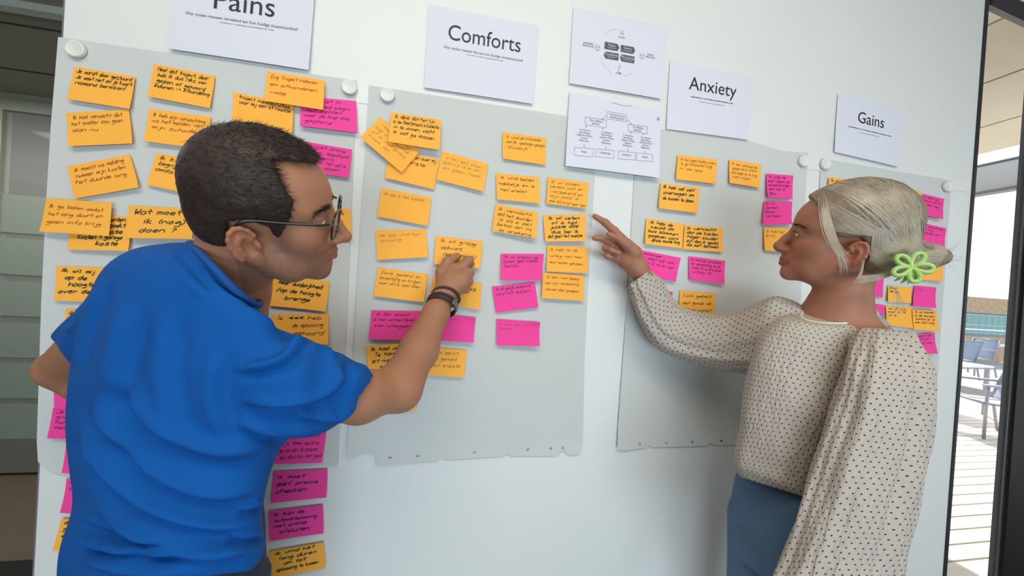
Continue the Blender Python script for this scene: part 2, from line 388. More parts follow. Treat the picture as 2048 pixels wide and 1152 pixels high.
# far office building
FB = 42.0
far = empty('office_building', (60, FB, -3), 'tan brick office building with green windows beyond the terrace', 'building')
xa, xb = PY(1880, 620, FB)[0], PY(2200, 620, FB)[0]
M_brick = mat('tan_brick', srgb(178, 150, 112), 0.8, var=0.25, vscale=1.5)
ztop = zat(597, FB)
MB().box((xa, FB, zat(628, FB)), (xb, FB+8, ztop)).build('brick_parapet', M_brick, far)
MB().box((xa, FB, -6), (xb, FB+8, zat(674, FB))).build('brick_base', M_brick, far)
MB().box((xa, FB+0.3, zat(674, FB)), (xb, FB+7, zat(628, FB))).build('wall', mat('blue_grey_panel', srgb(120, 140, 165), 0.5), far)
nw = 26; wd = (xb-xa)/nw
for i in range(nw):
    z0, z1 = zat(670, FB), zat(630, FB)
    fr = MB().box((xa+wd*i+0.06, FB+0.1, z0+0.1), (xa+wd*(i+1)-0.06, FB+0.3, z1-0.06)).build('window', mat('frame_pale', srgb(170, 190, 205), 0.4), far)
    zm = z0+(z1-z0)*0.45
    for (p, q2) in ((z0+0.25, zm-0.1), (zm+0.1, z1-0.2)):
        MB().box((xa+wd*i+0.2, FB+0.05, p), (xa+wd*(i+1)-0.2, FB+0.1, q2)).build('pane', mat('green_glass', srgb(96, 160, 140), 0.15), fr)
MB().box((20, PW+1, -6.2), (90, 60, -6)).build('ground', mat('street', srgb(150, 150, 145), 0.9), kind='structure')

# terrace chairs
M_fr = mat('chair_frame', srgb(150, 148, 160), 0.35, metal=0.3); M_sl = mat('chair_sling', srgb(150, 165, 180), 0.7)
def terrace_chair():
    e = bpy.data.objects.new('terrace_chair', None); COL.objects.link(e)
    r = 0.016
    for s in (-1, 1):
        MB().tube([(s*0.27, -0.25, 0), (s*0.26, -0.24, 0.40), (s*0.27, -0.24, 0.64)], r).build('leg', M_fr, e, True)
        MB().tube([(s*0.27, 0.30, 0), (s*0.25, 0.22, 0.40), (s*0.25, 0.22, 0.43)], r).build('leg', M_fr, e, True)
        MB().box((s*0.27-0.028, -0.28, 0.64), (s*0.27+0.028, 0.28, 0.665)).build('armrest', M_fr, e, bevel=0.006)
    b = MB()
    for s in (-1, 1): b.tube([(s*0.25, 0.20, 0.40), (s*0.25, 0.27, 0.65), (s*0.25, 0.36, 0.90)], r)
    b.tube([(-0.25, 0.36, 0.90), (0.25, 0.36, 0.90)], r); b.build('back_frame', M_fr, e, True)
    g = MB(); n = 8; pts = catmull([(0.20, 0.44), (0.27, 0.65), (0.36, 0.89)], n)
    V = []; 
    for x in (-0.24, 0.24):
        for d in (0, 0.008): V += [(x, p[0]+d, p[1]) for p in pts]
    F = []
    for i in range(n-1):
        A, B, C, D = i, n+i, 2*n+i, 3*n+i
        F += [(A, A+1, C+1, C), (B, D, D+1, B+1), (A, B, B+1, A+1), (C, C+1, D+1, D)]
    g.add(V, F).build('backrest', M_sl, e, True)
    sf = MB()
    for s in (-1, 1): sf.tube([(s*0.25, -0.25, 0.43), (s*0.25, 0.22, 0.41)], r)
    sf.tube([(-0.25, -0.25, 0.43), (0.25, -0.25, 0.43)], r); sf.tube([(-0.25, 0.22, 0.41), (0.25, 0.22, 0.41)], r); sf.build('seat_frame', M_fr, e, True)
    MB().box((-0.24, -0.24, 0.42), (0.24, 0.21, 0.428)).build('seat', M_sl, e)
    return e
def copy_tree(o):
    c = o.copy(); COL.objects.link(c)
    for ch in list(o.children):
        d = ch.copy(); COL.objects.link(d); d.parent = c
    return c
tc0 = terrace_chair()
spots = [((1976, 868), -116, 'nearest grey terrace chair with blue sling seat beside the outdoor table'),
         ((1940, 748), -100, 'grey terrace chair beyond the table with its back to the right'),
         ((1905, 752), 150, 'terrace chair half hidden by the board edge, left of the table')]
for i, ((u, v), rz, lab) in enumerate(spots):
    o = tc0 if i == 0 else copy_tree(tc0)
    q = G(u, v, 0); o.location = (q[0], q[1], 0.001); o.rotation_euler = (0, 0, math.radians(rz))
    o['label'] = lab; o['category'] = 'chair'; o['group'] = 'terrace chairs outside the window'
q = G(1893, 724, 0.73); tb = empty('terrace_table', (q[0], q[1], 0), 'pale square outdoor table among the terrace chairs', 'table')
qx, qy = q[0], q[1]
def lv(m, name, mm_, **k):
    m.V = [(v[0]+qx, v[1]+qy, v[2]) for v in m.V]; return m.build(name, mm_, tb, **k)
lv(MB().box((-0.34, -0.34, 0.72), (0.34, 0.34, 0.745)), 'tabletop', mat('table_pale', srgb(225, 222, 230), 0.35), bevel=0.006)
for sx_ in (-1, 1):
    for sy_ in (-1, 1): lv(MB().box((sx_*0.29-0.02, sy_*0.29-0.02, 0), (sx_*0.29+0.02, sy_*0.29+0.02, 0.72)), 'leg', M_fr)

# ================================================================ PAPER ON THE BOARD
def cdt_sheet(name, outline, holes, off, grid, m_, thick=0.0003, **kw):
    """flat outline in board metres (X,Z), holes cut out, pushed out by off(x,z)"""
    pts = [Vector((p[0], p[1])) for p in outline]; n0 = len(pts); faces = [list(range(n0))]
    for (hx, hz, hr) in holes:
        k = len(pts); pts += [Vector((hx+hr*math.cos(a), hz+hr*math.sin(a))) for a in np.linspace(0, 2*math.pi, 12, endpoint=False)]; faces.append(list(range(k, k+12)))
    x0, x1 = min(p[0] for p in outline), max(p[0] for p in outline); z0, z1 = min(p[1] for p in outline), max(p[1] for p in outline)
    for i in range(1, int((x1-x0)/grid)+1):
        for j in range(1, int((z1-z0)/grid)+1):
            x, z = x0+i*grid, z0+j*grid
            if all((x-h[0])**2+(z-h[1])**2 > (h[2]*1.5)**2 for h in holes): pts.append(Vector((x, z)))
    z = z0
    for zf in (0.004, 0.010, 0.017, 0.025, 0.034, 0.045):
        for i in range(1, int((x1-x0)/grid)+1):
            x, zq = x0+i*grid, z0+0.006+zf
            if all((x-h[0])**2+(zq-h[1])**2 > (h[2]*1.5)**2 for h in holes): pts.append(Vector((x, zq)))
    edges = []
    for f in faces: edges += [(f[i], f[(i+1) % len(f)]) for i in range(len(f))]
    V, E, F, ov, oe, of = delaunay_2d_cdt(pts, edges, [], 0, 1e-6)
    def inside(px, pz, poly):
        c = False; n = len(poly)
        for i in range(n):
            xa, za = poly[i]; xb, zb = poly[i-1]
            if (za > pz) != (zb > pz) and px < (xb-xa)*(pz-za)/(zb-za)+xa: c = not c
        return c
    out = []
    for f in F:
        cx = sum(V[i][0] for i in f)/len(f); cz = sum(V[i][1] for i in f)/len(f)
        if inside(cx, cz, outline) and all((cx-h[0])**2+(cz-h[1])**2 > (h[2]*0.93)**2 for h in holes): out.append(tuple(f))
    VV = [(v[0], -off(v[0], v[1]), v[1]) for v in V]
    me = sharp_rim(mesh_from(name, VV, out, m_, True)); o = link(name, me, **kw)
    md = o.modifiers.new('s', 'SOLIDIFY'); md.thickness = thick; md.offset = 0
    return o
def bxz(u, v, off=0.0):
    q = BP(u, v, off); return (q[0], q[2])
def sst(a, b, x): t = min(max((x-a)/(b-a), 0), 1); return t*t*(3-2*t)
M_flip = mat('flipchart_paper', srgb(198, 200, 197), 0.75, bump=0.12, bscale=14, bdist=0.004, var=0.012, vscale=9)
def flip_off(zb, curl, seed, xl=None, xr=None, lc=0.0, rc=0.0):
    def f(x, z):
        t = 1-min(max((z-zb)/0.10, 0), 1)
        w = 0.0016*math.sin(x*9+seed)*math.sin(z*6+seed*2)
        s = min(max((2.2-z), 0), 1)
        d = 0.002+max(w, -0.001)*s+curl*t**2.2*(0.8+0.25*math.sin(x*11+seed))
        if xl is not None: d += lc*(1-min(max((x-xl)/0.05, 0), 1))**2*sst(1.9, 1.0, z)
        if xr is not None: d += rc*(1-min(max((xr-x)/0.05, 0), 1))**2*sst(1.9, 1.0, z)
        return d
    return f
def flip(label, px, holes, curl, seed, **k):
    ol = [bxz(u, v) for u, v in px]; zb = min(p[1] for p in ol); xl = min(p[0] for p in ol); xr = max(p[0] for p in ol)
    hs = [(*bxz(u, v), 0.0042) for u, v in holes]
    o = cdt_sheet('flipchart_sheet', ol, hs, flip_off(zb, curl, seed, xl, xr, k.get('lc', 0.004), k.get('rc', 0.004)), 0.03, M_flip)
    o['label'] = label; o['category'] = 'paper sheet'; o['group'] = 'flipchart sheets hung on the board'; return o
rail_top = [(713, 164), (1935, 372)]
ra, rb = bxz(150, 82), bxz(1936, 374)
zr = (bxz(725, 168)[1]+bxz(1626, 311)[1]+bxz(1925, 371)[1])/3
rl = MB().box((ra[0], -0.0014, zr-0.040), (rb[0], -0.0001, zr)).build('magnetic_rail', mat('rail_white2', srgb(222, 223, 221), 0.35), bevel=0.0005, label='thin white rail behind the tops of the flipchart sheets', cat='rail')
flip('leftmost flipchart sheet, behind the man, under the Pains poster', [(118, 75), (714, 162), (700, 500), (690, 714), (681, 847), (677, 927), (645, 928), (400, 938), (121, 946), (104, 938), (84, 920), (81, 880), (90, 600), (97, 400), (104, 250)], [], 0.008, 1.0, lc=0.010)
flip('wide flipchart sheet with three columns of notes between the man and the pointing hand',
     [(738, 171), (1199, 243), (1189, 356), (1174, 603), (1168, 720), (1164, 880), (1158, 903), (1140, 908), (1133, 906), (1128, 899), (1118, 903), (1112, 909), (1019, 909.5), (1016, 906), (1010, 906), (1008, 910), (890, 917), (887, 913), (880, 914), (878, 918.5), (760, 928), (754, 926), (750, 908), (730, 905), (716, 909), (705, 916), (697, 906), (697, 880), (706, 770), (714, 600), (727, 370)],
     [(781, 912), (835.5, 909), (948, 902), (1054, 897), (1100, 895), (1124, 894)], 0.008, 2.3, lc=0.012)
flip('flipchart sheet under the Anxiety poster, between the pointing arm and the woman', [(1275, 250), (1324, 259), (1420, 268), (1504, 284), (1560, 302), (1615, 306), (1608, 420), (1585, 860), (1570, 884), (1475, 886), (1425, 888), (1418, 884), (1410, 889), (1302, 893), (1297, 889), (1290, 894), (1240, 898), (1231, 893), (1234, 850), (1253, 600), (1268, 354)],
     [(1277, 887), (1330, 885), (1382, 883), (1440, 880)], 0.009, 4.1)
flip('rightmost flipchart sheet, partly behind the woman, under the Gains poster', [(1641, 317), (1901, 361), (1899, 395), (1888, 539), (1873, 740), (1860, 885), (1850, 905), (1620, 900), (1612, 890), (1625, 600)], [], 0.014, 5.2)

# magnets
mg = None
for (u, v, lab) in [(150, 98, 'round white magnet at the far top left corner of the board'), (697, 174, 'round white magnet at the top right of the leftmost flipchart sheet'),
                    (773, 189, 'round white magnet at the top left of the three-column sheet'), (1605, 321, 'round white magnet at the top right of the Anxiety sheet'),
                    (1649, 327, 'round white magnet at the top left of the sheet behind the woman'), (1893, 372, 'round white magnet at the top right of the rightmost sheet')]:
    if mg is None:
        m = MB(); n = 40; pr = [(0, 0), (0.0175, 0), (0.0182, 0.001), (0.0182, 0.0075), (0.0175, 0.0088), (0.0155, 0.0092), (0.0145, 0.0086), (0, 0.0084)]
        V = [(r*math.cos(2*math.pi*k/n), -h, r*math.sin(2*math.pi*k/n)) for r, h in pr[1:-1] for k in range(n)]
        F = [(i*n+k, (i+1)*n+k, (i+1)*n+(k+1) % n, i*n+(k+1) % n) for i in range(5) for k in range(n)]+[tuple(range(n)), tuple(5*n+k for k in range(n))[::-1]]
        mgm = mesh_from('magnet', V, F, mat('magnet_white', srgb(222, 221, 212), 0.4), True); mg = 1
    o = link('magnet', mgm, label=lab, cat='magnet', group='round white magnets on the rail'); q = BP(u+2, v+1, 0.008); o.location = (q[0], -0.0042, q[2])

# paper surface: corners by board position, curl towards the room
class Paper:
    def __init__(s, c, lay=0.004, lift=0.006, tl=0.0, seed=0, w=0.127, h=0.076, corner=0.0):
        s.o = [lay, lay, lay+lift, lay+lift*0.8]
        s.c = [np.array(BP(c[2*i], c[2*i+1], s.o[i])) for i in range(4)]
        s.lay = lay; s.lift = lift; s.seed = seed; s.w = w; s.h = h; s.corner = corner
    def S(s, a, b, e=0.0):
        a = np.asarray(a, float); b = np.asarray(b, float)
        A = a[..., None]; B = b[..., None]
        p = (s.c[0]*(1-A)+s.c[1]*A)*(1-B)+(s.c[3]*(1-A)+s.c[2]*A)*B
        o = s.lay+s.lift*(np.clip(b, 0, 1)**2)*(0.8+0.2*a)*(1+0.25*np.sin(a*3+s.seed))+s.corner*np.clip(a+(1-b)-1.55, 0, 1)**2*8
        p = p.copy(); p[..., 1] = -o-e; return p
    def mesh(s, name, m_, nx=7, ny=7, **kw):
        a, b = np.meshgrid(np.linspace(0, 1, nx), np.linspace(0, 1, ny)); V = s.S(a.ravel(), b.ravel())
        F = [(j*nx+i, j*nx+nx+i, j*nx+nx+i+1, j*nx+i+1) for j in range(ny-1) for i in range(nx-1)]
        o = link(name, sharp_rim(mesh_from(name, V, F, m_, True)), **kw)
        md = o.modifiers.new('s', 'SOLIDIFY'); md.thickness = 0.00025; md.offset = -1
        return o
    def ribbon(s, strokes, wd, m_, name, parent, e=0.0006):
        """strokes: lists of (x,y) in metres from the top left corner"""
        V = []; F = []
        for st in strokes:
            q = np.array(st, float)
            if len(q) < 2: continue
            t = np.gradient(q, axis=0); t /= np.linalg.norm(t, axis=1)[:, None]+1e-9; n = np.stack([-t[:, 1], t[:, 0]], 1)*wd/2
            k = len(V)
            for a_, b_ in zip(q-n, q+n): V += [a_, b_]
            F += [(k+2*i, k+2*i+1, k+2*i+3, k+2*i+2) for i in range(len(q)-1)]
        if not V: return
        V = np.array(V); W = s.S(V[:, 0]/s.w, V[:, 1]/s.h, e)
        return link(name, mesh_from(name, W, F, m_), parent)
    def fill(s, polys, m_, name, parent, e=0.0005):
        V = []; F = []
        for p in polys: k = len(V); V += p; F.append(tuple(range(k, k+len(p))))
        V = np.array(V, float); return link(name, mesh_from(name, s.S(V[:, 0]/s.w, V[:, 1]/s.h, e), F, m_), parent)
    def text(s, txt, cx, cy, size, m_, name, parent, width=None, align='CENTER', e=0.0008, bold=0.0):
        cu = bpy.data.curves.new('t', 'FONT'); cu.body = txt; cu.size = size; cu.align_x = align; cu.align_y = 'CENTER'; cu.resolution_u = 4; cu.offset = bold; cu.space_line = 1.0
        ob = bpy.data.objects.new('t', cu); me = bpy.data.meshes.new_from_object(ob)
        V = np.array([v.co[:2] for v in me.vertices]); 
        if len(V) == 0: return
        sx = width/(V[:, 0].max()-V[:, 0].min()) if width else 1.0
        U = np.stack([cx+V[:, 0]*sx, cy-V[:, 1]], 1)
        F = [tuple(p.vertices)[::-1] for p in me.polygons]
        o = link(name, mesh_from(name, s.S(U[:, 0]/s.w, U[:, 1]/s.h, e), F, m_), parent)
        bpy.data.objects.remove(ob); bpy.data.curves.remove(cu); bpy.data.meshes.remove(me); return o

# ---- handwriting strokes (x,y in letter units, baseline 3, x height 7)
FONT = {'a': '4627051333464 3', 'b': '0a030527464533 1303', 'c': '4627051343', 'd': '46270513334 64a43', 'e': '05354627051343', 'f': '4a3a2923|0737', 'g': '462705143646413010 01',
 'h': '0a03|05274643', 'i': '0703|0809', 'j': '27211001|2829', 'k': '0a03|370543', 'l': '0a0413', 'm': '0703|06172623|26374643', 'n': '0703|06274643', 'o': '27051333463727', 'p': '0700|062746341304',
 'q': '46270514364640', 'r': '0703|062747', 's': '472706354 3330 3', 't': '2a2433|0747', 'u': '0704133346|4743', 'v': '072347', 'w': '0713253347', 'x': '0743|4703', 'y': '0724|472010', 'z': '07470343',
 'I': '1a13', 'J': '4a44331305', 'W': '0a1327334a', 'H': '0a03|0747|4a43', 'D': '0a03|0a2a473303', 'T': '0a4a|2a23', 'F': '4a0a03|0737', 'A': '032a43|1636', 'M': '030a264a43', 'K': '0a03|4a0743', 'P': '030a3a473606',
 'B': '030a3a483707|37453303', 'Z': '0a4a0343', 'E': '4a0a0343|0737', 'N': '030a434a', 'V': '0a234a', '?': '092a482625|2423', '!': '1a15|1413', '(': '2a171423', ')': '0a272402', ',': '1412', '.': '1413', '-': '0646', '>': '0646|283644', '/': '024a', '~': '0646251705462517450626', '#': '0545|0646|0747|0548|0744|0648', "'": '1a19'}
def glyph(ch):
    s = FONT.get(ch, '').replace(' ', ''); out = []
    for st in s.split('|'):
        out.append([(int(st[i]), int(st[i+1], 16)) for i in range(0, len(st)-1, 2)])
    return out
ADV = {'i': 2.2, 'l': 2.4, 'j': 3.4, 'I': 3.0, 't': 4.4, 'r': 4.6, ' ': 4.6, ',': 2.5, '.': 2.5, "'": 2, '!': 3, '(': 3.4, ')': 3.4}
def smooth_stroke(p):
    if len(p) < 3: return p
    return [tuple(q) for q in catmull(p, (len(p)-1)*3+1)]
def write(lines, w, h, unit, x0, y0, pitch, slant=0.15, seed=0, indent=None):
    r = random.Random(seed); out = []
    for li, line in enumerate(lines):
        x = 0.0; L = []
        for ch in line:
            if ch != ' ':
                jy = r.uniform(-0.4, 0.4); sc = r.uniform(0.88, 1.12)
                for st in glyph(ch):
                    p = smooth_stroke([(a+r.uniform(-.18, .18), b+r.uniform(-.22, .22)) for a, b in st])
                    L.append([(x+a*sc+(b-3)*slant*2, (b-3)*sc+jy) for a, b in p])
            x += ADV.get(ch, 5.5)*r.uniform(0.92, 1.06)
        ind = (indent[li] if indent else r.uniform(0, 5))*0.001
        av = w-x0-0.004-ind; ux = min(max(av*0.9/max(x, 1), unit*0.85), unit*1.45, av/max(x, 1)); base = y0+pitch*li; tilt = r.uniform(-0.02, 0.03)
        for st in L: out.append([(x0+ind+a*ux, base-b*unit-a*ux*tilt) for a, b in st])
    return out

M_or = mat('note_orange', srgb(250, 176, 64), 0.75, var=0.03, vscale=12); M_pk = mat('note_pink', srgb(240, 62, 152), 0.75, var=0.03, vscale=12)
INK = {'m': (srgb(38, 58, 40), 0.0021, 0.00125, 0.0155, 0.0125), 'k': (srgb(40, 32, 22), 0.0013, 0.0012, 0.0130, 0.0125), 'r': (srgb(165, 62, 20), 0.0011, 0.00115, 0.0140, 0.0155), 'b': (srgb(140, 92, 30), 0.0011, 0.00115, 0.0140, 0.015),
       'f': (srgb(188, 132, 56), 0.0011, 0.0011, 0.0140, 0.016), 'p': (srgb(105, 22, 72), 0.0012, 0.00118, 0.0130, 0.0125), 'q': (srgb(70, 25, 95), 0.0020, 0.00115, 0.0155, 0.0135), 'g': (srgb(190, 38, 112), 0.0009, 0.0009, 0.013, 0.016), 'n': (srgb(62, 44, 20), 0.0012, 0.00125, 0.0150, 0.0135)}
def note(cl, c, ink, text, label, lay=1, lift=None, unit=None, pitch=None, x0=0.007, y0=None, indent=None, corner=0.0, grp=None):
    i = note.n; note.n += 1; r = random.Random(i+3)
    lift = r.uniform(0.004, 0.010) if lift is None else lift
    pp = Paper(c, 0.0045+0.0035*lay, lift, seed=i, corner=corner)
    o = pp.mesh('sticky_note', M_or if cl == 'o' else M_pk); o['label'] = label; o['category'] = 'sticky note'; o['group'] = grp or note.grp
    colr, wd, un, pt, yy = INK[ink]
    lines = text.split('|')
    pt = pitch or min(pt, (0.076-0.010)/max(len(lines), 1)); un = unit or min(un, pt/8.6)
    pp.ribbon(write(lines, 0.127, 0.076, un, x0, y0 or yy, pt, seed=i, indent=indent), wd, mat('ink_'+ink, colr, 0.6), 'handwriting', o)
    return o
note.n = 0; note.grp = 'sticky notes on the leftmost sheet'
# ---- notes of the leftmost sheet
note('o', (148,133,270,153,259,218,133,198), 'k', 'Je wordt door gestuurd|Je weet niet en je kwart|niemand bereiken!', 'orange note with blurry black writing, topmost at the left edge, under the corner magnet')
note('o', (307,128,430,152,419,216,295,193), 'k', 'Heel dat traject, daar|heb ik dus niks van|gezien of gehoord|Indienen -> Afhandeling', 'orange note with four black lines ending Afhandeling, high above the man\'s head')
note('o', (132,226,257.6,219,263,286,136,293), 'b', 'Ik had verwacht dat|het sneller zou gaan|dan nu', 'orange note with pale brown writing, second from the top at the left edge')
note('o', (297,217,422,234,412,298,287,282), 'r', 'Ik heb mijn verwachting|na het melden van|mijn schade', 'orange note with red writing just above the back of the man\'s hair')
note('o', (134,333,259,309,278,375,147,397), 'r', 'Ik moest na melding|nummer mijn kosten|het duurde lang', 'orange note tilted up to the right, third from the top at the left edge')
note('o', (312,306,432,328,412,395,292,369), 'k', 'Ik kan niet|begrijpen wat ik|omdat', 'orange note half hidden behind the back of the man\'s head')
note('o', (467,184,587,208,584,268,463,243), 'k', 'traject indienen/uitleg|voor mij een st raadsel', 'orange note starting traject, directly above the man\'s crown')
note('p', (602,192,712,202,714,265,600,252), 'p', 'wat niet in|het goed begin|met melden|naar de klap pas|gepland', 'pink note partly under an orange one, nearest the left pair\'s right magnet', 1, y0=0.011)
note('o', (534,142,649,161,646,219,528,202), 'r', 'Erg Traject indienen|en afhandelen|vaag', 'orange note with red writing Traject afhandelen vaag overlapping a pink note', 3, unit=0.00115, pitch=0.019)
note('p', (598,281,704,299,697,355,592,340), 'p', 'niet online|opgestuurd|iena|het wat ik|doen', 'pink note beside the man\'s forehead reading online opgestuurd', indent=[20, 48, 34, 50, 46], x0=0.02, y0=0.012)
note('o', (590,412,702,418,701,479,588,476), 'r', 'ik heb geen idee hoe|dit gaat', 'orange note behind the man\'s glasses and nose')
note('o', (560,458,664,464,663,521,557,516), 'r', 'meer info', 'orange note almost wholly behind the man\'s mouth')
note('o', (137,430,262,433,257,502,134,499), 'm', 'van klanten|en bezoekt|van informatie|Kosten > garage|koste', 'orange note reading Kosten garage, under two other notes at the left edge', 0, y0=0.012, indent=[44, 40, 2, 12, 50])
note('o', (92,396,223,405.5,217,472,79,463), 'r', 'Ik ga bellen omdat|het lang duurt en|geen info krijg', 'orange note with red writing sticking out over the left edge of the board', 3, unit=0.0011, pitch=0.018, y0=0.02)
note('o', (257,410.5,385,418,383,478,253,476), 'm', 'Wat moet|ik (nog)|doen ?', 'orange note reading Wat moet ik nog doen, behind the man\'s nape', 2, unit=0.0016, pitch=0.021, y0=0.019, indent=[4, 24, 16])
note('o', (112,532,232,536,230,606,108,601), 'm', 'Ik wil mij|op de|hoogte|over de', 'orange note reading Ik wil mij, beside the man\'s left shoulder', indent=[4, 12, 20, 0])
note('o', (131,618,240,622,238,690,127,685), 'm', 'ik', 'orange note peeping out above the man\'s left sleeve')
note('p', (104,752,215,756,214,822,106,818), 'p', 'cont nu|calamiteit|van', 'pink note just below the man\'s left elbow')
note('p', (106,816,212,820,200,880,93,877), 'p', 'Je|graag|hartelijk|melden', 'pink note at the left edge, second below the man\'s left elbow', 2)
note('p', (132,880,240,884,232,950,123,946), 'p', 'maar ik|kan', 'pink note showing as a narrow strip over the curled left sheet corner', 2)
note('p', (133,957,240,962,230,1030,121,1025), 'p', 'ik wil|de', 'pink note low on the white board left of the man\'s back')
note('o', (121.6,1038,238,1044,222,1106,105,1101), 'm', 'ik|ge|e', 'lowest orange note left of the man\'s back')
note('o', (543,548,659,563,651,623,537,611), 'm', 'Meer duidelijkheid|/op de hoogte|brenge', 'orange note reading Meer duidelijkheid, right under the man\'s chin', unit=0.00125, pitch=0.018, indent=[10, 6, 26], y0=0.021)
note('o', (543,629,657,628,656,689,545,690), 'n', 'Ik ### heb|de oplossing|gehoord', 'orange note with a scratched-out word and de oplossing gehoord, over the man\'s shoulder', unit=0.0014, pitch=0.019, indent=[4, 38, 40])
note('o', (415,612,528,620,530,676,415,670), 'k', 'ik had nog', 'small visible corner of an orange note at the man\'s throat')
note('p', (550,698,659,704,656,765,548,760), 'p', 'ik', 'pink note hidden behind the man\'s right sleeve, top corner showing')
note('p', (557,850,655,848,643.7,926,548.7,927.5), 'p', 'het als het veld|zijn ### extra|ge om aan te leveren|dus alles kan niet goed', 'pink note with four dark lines directly below the man\'s sleeve', y0=0.028)
note('p', (546.6,943.7,655,938.6,652,996,541.5,1005.6), 'q', 'ik moet|zelf premie|checken', 'pink note reading ik moet zelf premie checken', unit=0.0013, pitch=0.018, y0=0.018)
note('p', (536.8,1023,645.4,1010,647,1067,538.5,1082.5), 'q', 'Ik kan de|autoverzekering|niet online|afsluiten', 'pink note reading Ik kan de autoverzekering niet online afsluiten', indent=[4, 6, 2, 16])
note('o', (538,1103.6,647,1085,651.5,1136,545,1158), 'm', 'ik vind het|lang duren|om tot|oplossing te komen', 'orange note reading ik vind het lang duren, lowest in the middle', indent=[6, 14, 22, 4])
note('p', (420,1018,524.5,1024,520,1087,418,1080), 'p', 'en', 'pink sliver of a note right of the man\'s shirt, above his waist')
note('o', (420,1098,528,1105,527,1170,418,1164), 'r', 'en nog een', 'orange sliver of a note right of the man\'s shirt hem')

# ---- three column sheet
note.grp = 'sticky notes on the three-column sheet'
note('o', (779,298,879.5,319,868,378.7,769.5,356), 'k', 'wat en over mij|eerste', 'orange note mostly under a slanted note, with the words over mij', indent=[40, 34], lay=0)
note('o', (760.5,234,840,302,803,345,720,274.6), 'f', 'Uitleg van de|hulp is er duidelijk|of ik dat graag|kwam op', 'orange note turned diagonally, tucked under another, at the sheet top left', 2)
note('o', (782,224,882.4,240,879,299.5,777,283.7), 'k', 'Ik denk dat het lijn|is om (telefonisch) informatie|in te winnen, wacht|ik wat ga missen', 'orange note reading Ik denk dat het lijn, top of the left column', 4)
note('o', (885,301.7,977,328,966,383,872.7,358.8), 'f', 'Op het spul staat|geen lijn is er een|en geen naam', 'orange note tilted down to the right with faint grey writing, beside the diagonal one')
note('o', (763,375.8,863,395,855.8,451.8,754,432.6), 'f', 'de app is niet duidelijk', 'orange note with one faint line de app is niet duidelijk')
note('o', (751,460.7,851.5,459,856,514,754,519.7), 'f', 'de app vind het|onveilig', 'orange note with two faint lines, third in the left column above the wrist')
note('o', (756,534.5,856,549,848,604.4,747,592), 'b', 'Dank gemeld en|bevestiging en krijgen|over wat ik moet doen', 'orange note with brown writing left of the man\'s bracelets')
note('p', (742.8,620.6,844,622,838,680,738,678.5), 'p', 'Ik Bel omdat|ik het verhaal Beter|kan uitleggen', 'pink note reading Ik Bel omdat, left of the man\'s forearm', unit=0.0010, pitch=0.015)
note('o', (732,693,824,685,820,746,737,752), 'm', 'Ik had ver|Te horen|zit niet|tegen', 'orange note with bold green lines in the crook of the man\'s elbow', indent=[4, 14, 6, 26])
note('o', (866,553,963.6,567,959,620,856,602), 'k', '|over duidelijk', 'orange note behind the man\'s fist with the word duidelijk', indent=[0, 40])
note('o', (872,472,965.7,483,960,537,867.4,527.7), 'n', 'Ik wil graag|advies|(telefonisch)', 'orange note reading Ik wil graag advies, touched by the man\'s fingers', 2, unit=0.0014, pitch=0.019, lift=0.003, indent=[4, 8, 14])
note('p', (868,626,951,635,947,685,850,680), 'g', 'ik weet het|niet zo', 'pink note with a folded corner right of the man\'s forearm', corner=0.006)
note('o', (855,694,934,700,928,755,850,750), 'r', 'hem eerst,|zo gemeld|gaat snelste', 'orange note reading eerst gemeld gaat snelste, right of the forearm', unit=0.0012, pitch=0.018, indent=[14, 12, 2])
note('o', (735,768,834,774,832,822,730,818), 'k', 'tel', 'orange note peeping out below the man\'s right elbow')
note('o', (1005,264,1093,276,1091,329.6,1005.4,317.5), 'b', 'Ik vond de informatie|over BHS spanningen geregen|duidelijk', 'lone orange note at the top of the sheet\'s middle column', x0=0.009)
note('o', (992,346,1079,354.6,1080,407,994,399), 'n', 'Ik vind bellen|makkelijk en is|het snelst', 'orange note reading Ik vind bellen makkelijk', unit=0.0011, pitch=0.018)
note('o', (1096,354,1178.8,366,1172.5,417.7,1092.7,407), 'b', 'Ik wil alleen|weten wat er|verzekerd en|mijn polis is|maar dat is lijst geen type', 'orange note with five faint lines at the top of the sheet\'s right column', pitch=0.0135)
note('o', (991,408,1076.7,425.4,1072.5,477,985,462), 'n', 'Ik verwacht|dat het duurder|is als ik zelf|betaal dan via|de verzekering', 'orange note filled with five lines Ik verwacht dat het duurder', unit=0.00125, pitch=0.0145, y0=0.0145, indent=[2, 2, 8, 4, 10])
note('o', (1086.5,430.6,1171.5,428.5,1171.7,482.5,1090.6,483), 'm', 'Ik wil weten|of ik het|juiste doe|dus bel ik|dat gaat het snelste', 'orange note reading Ik wil weten of ik het juiste doe, at the fingertip', indent=[6, 16, 12, 14, 2])
note('o', (1095,490,1176,495,1176,546.4,1093,542.5), 'r', 'Ik heb na de|uitleg niet meer|meer moeten geholpen', 'orange note with red writing Ik heb na de uitleg, below the fingertip', unit=0.001, pitch=0.018)
note('o', (1086,544.4,1168,551,1168,602,1083.6,596), 'r', 'Ik ben niet bezig|met mijn verzekering|wanneer alles goedgaat', 'orange note with red writing Ik ben niet bezig, lowest of the right column', 2, unit=0.001, pitch=0.018)
note('p', (1001.7,507.5,1088,508,1084,561,1001.7,561), 'p', 'Ik wil ergens op|kunnen gaan zoeken|bellen', 'pink note reading Ik wil ergens op, uppermost of three pink ones in the middle')
note('p', (984,573.6,1069.7,564,1077,615,992.5,625.6), 'p', 'Ik wil gelijk antwoord|waarom bellen', 'pink note tilted up to the right reading gelijk antwoord')
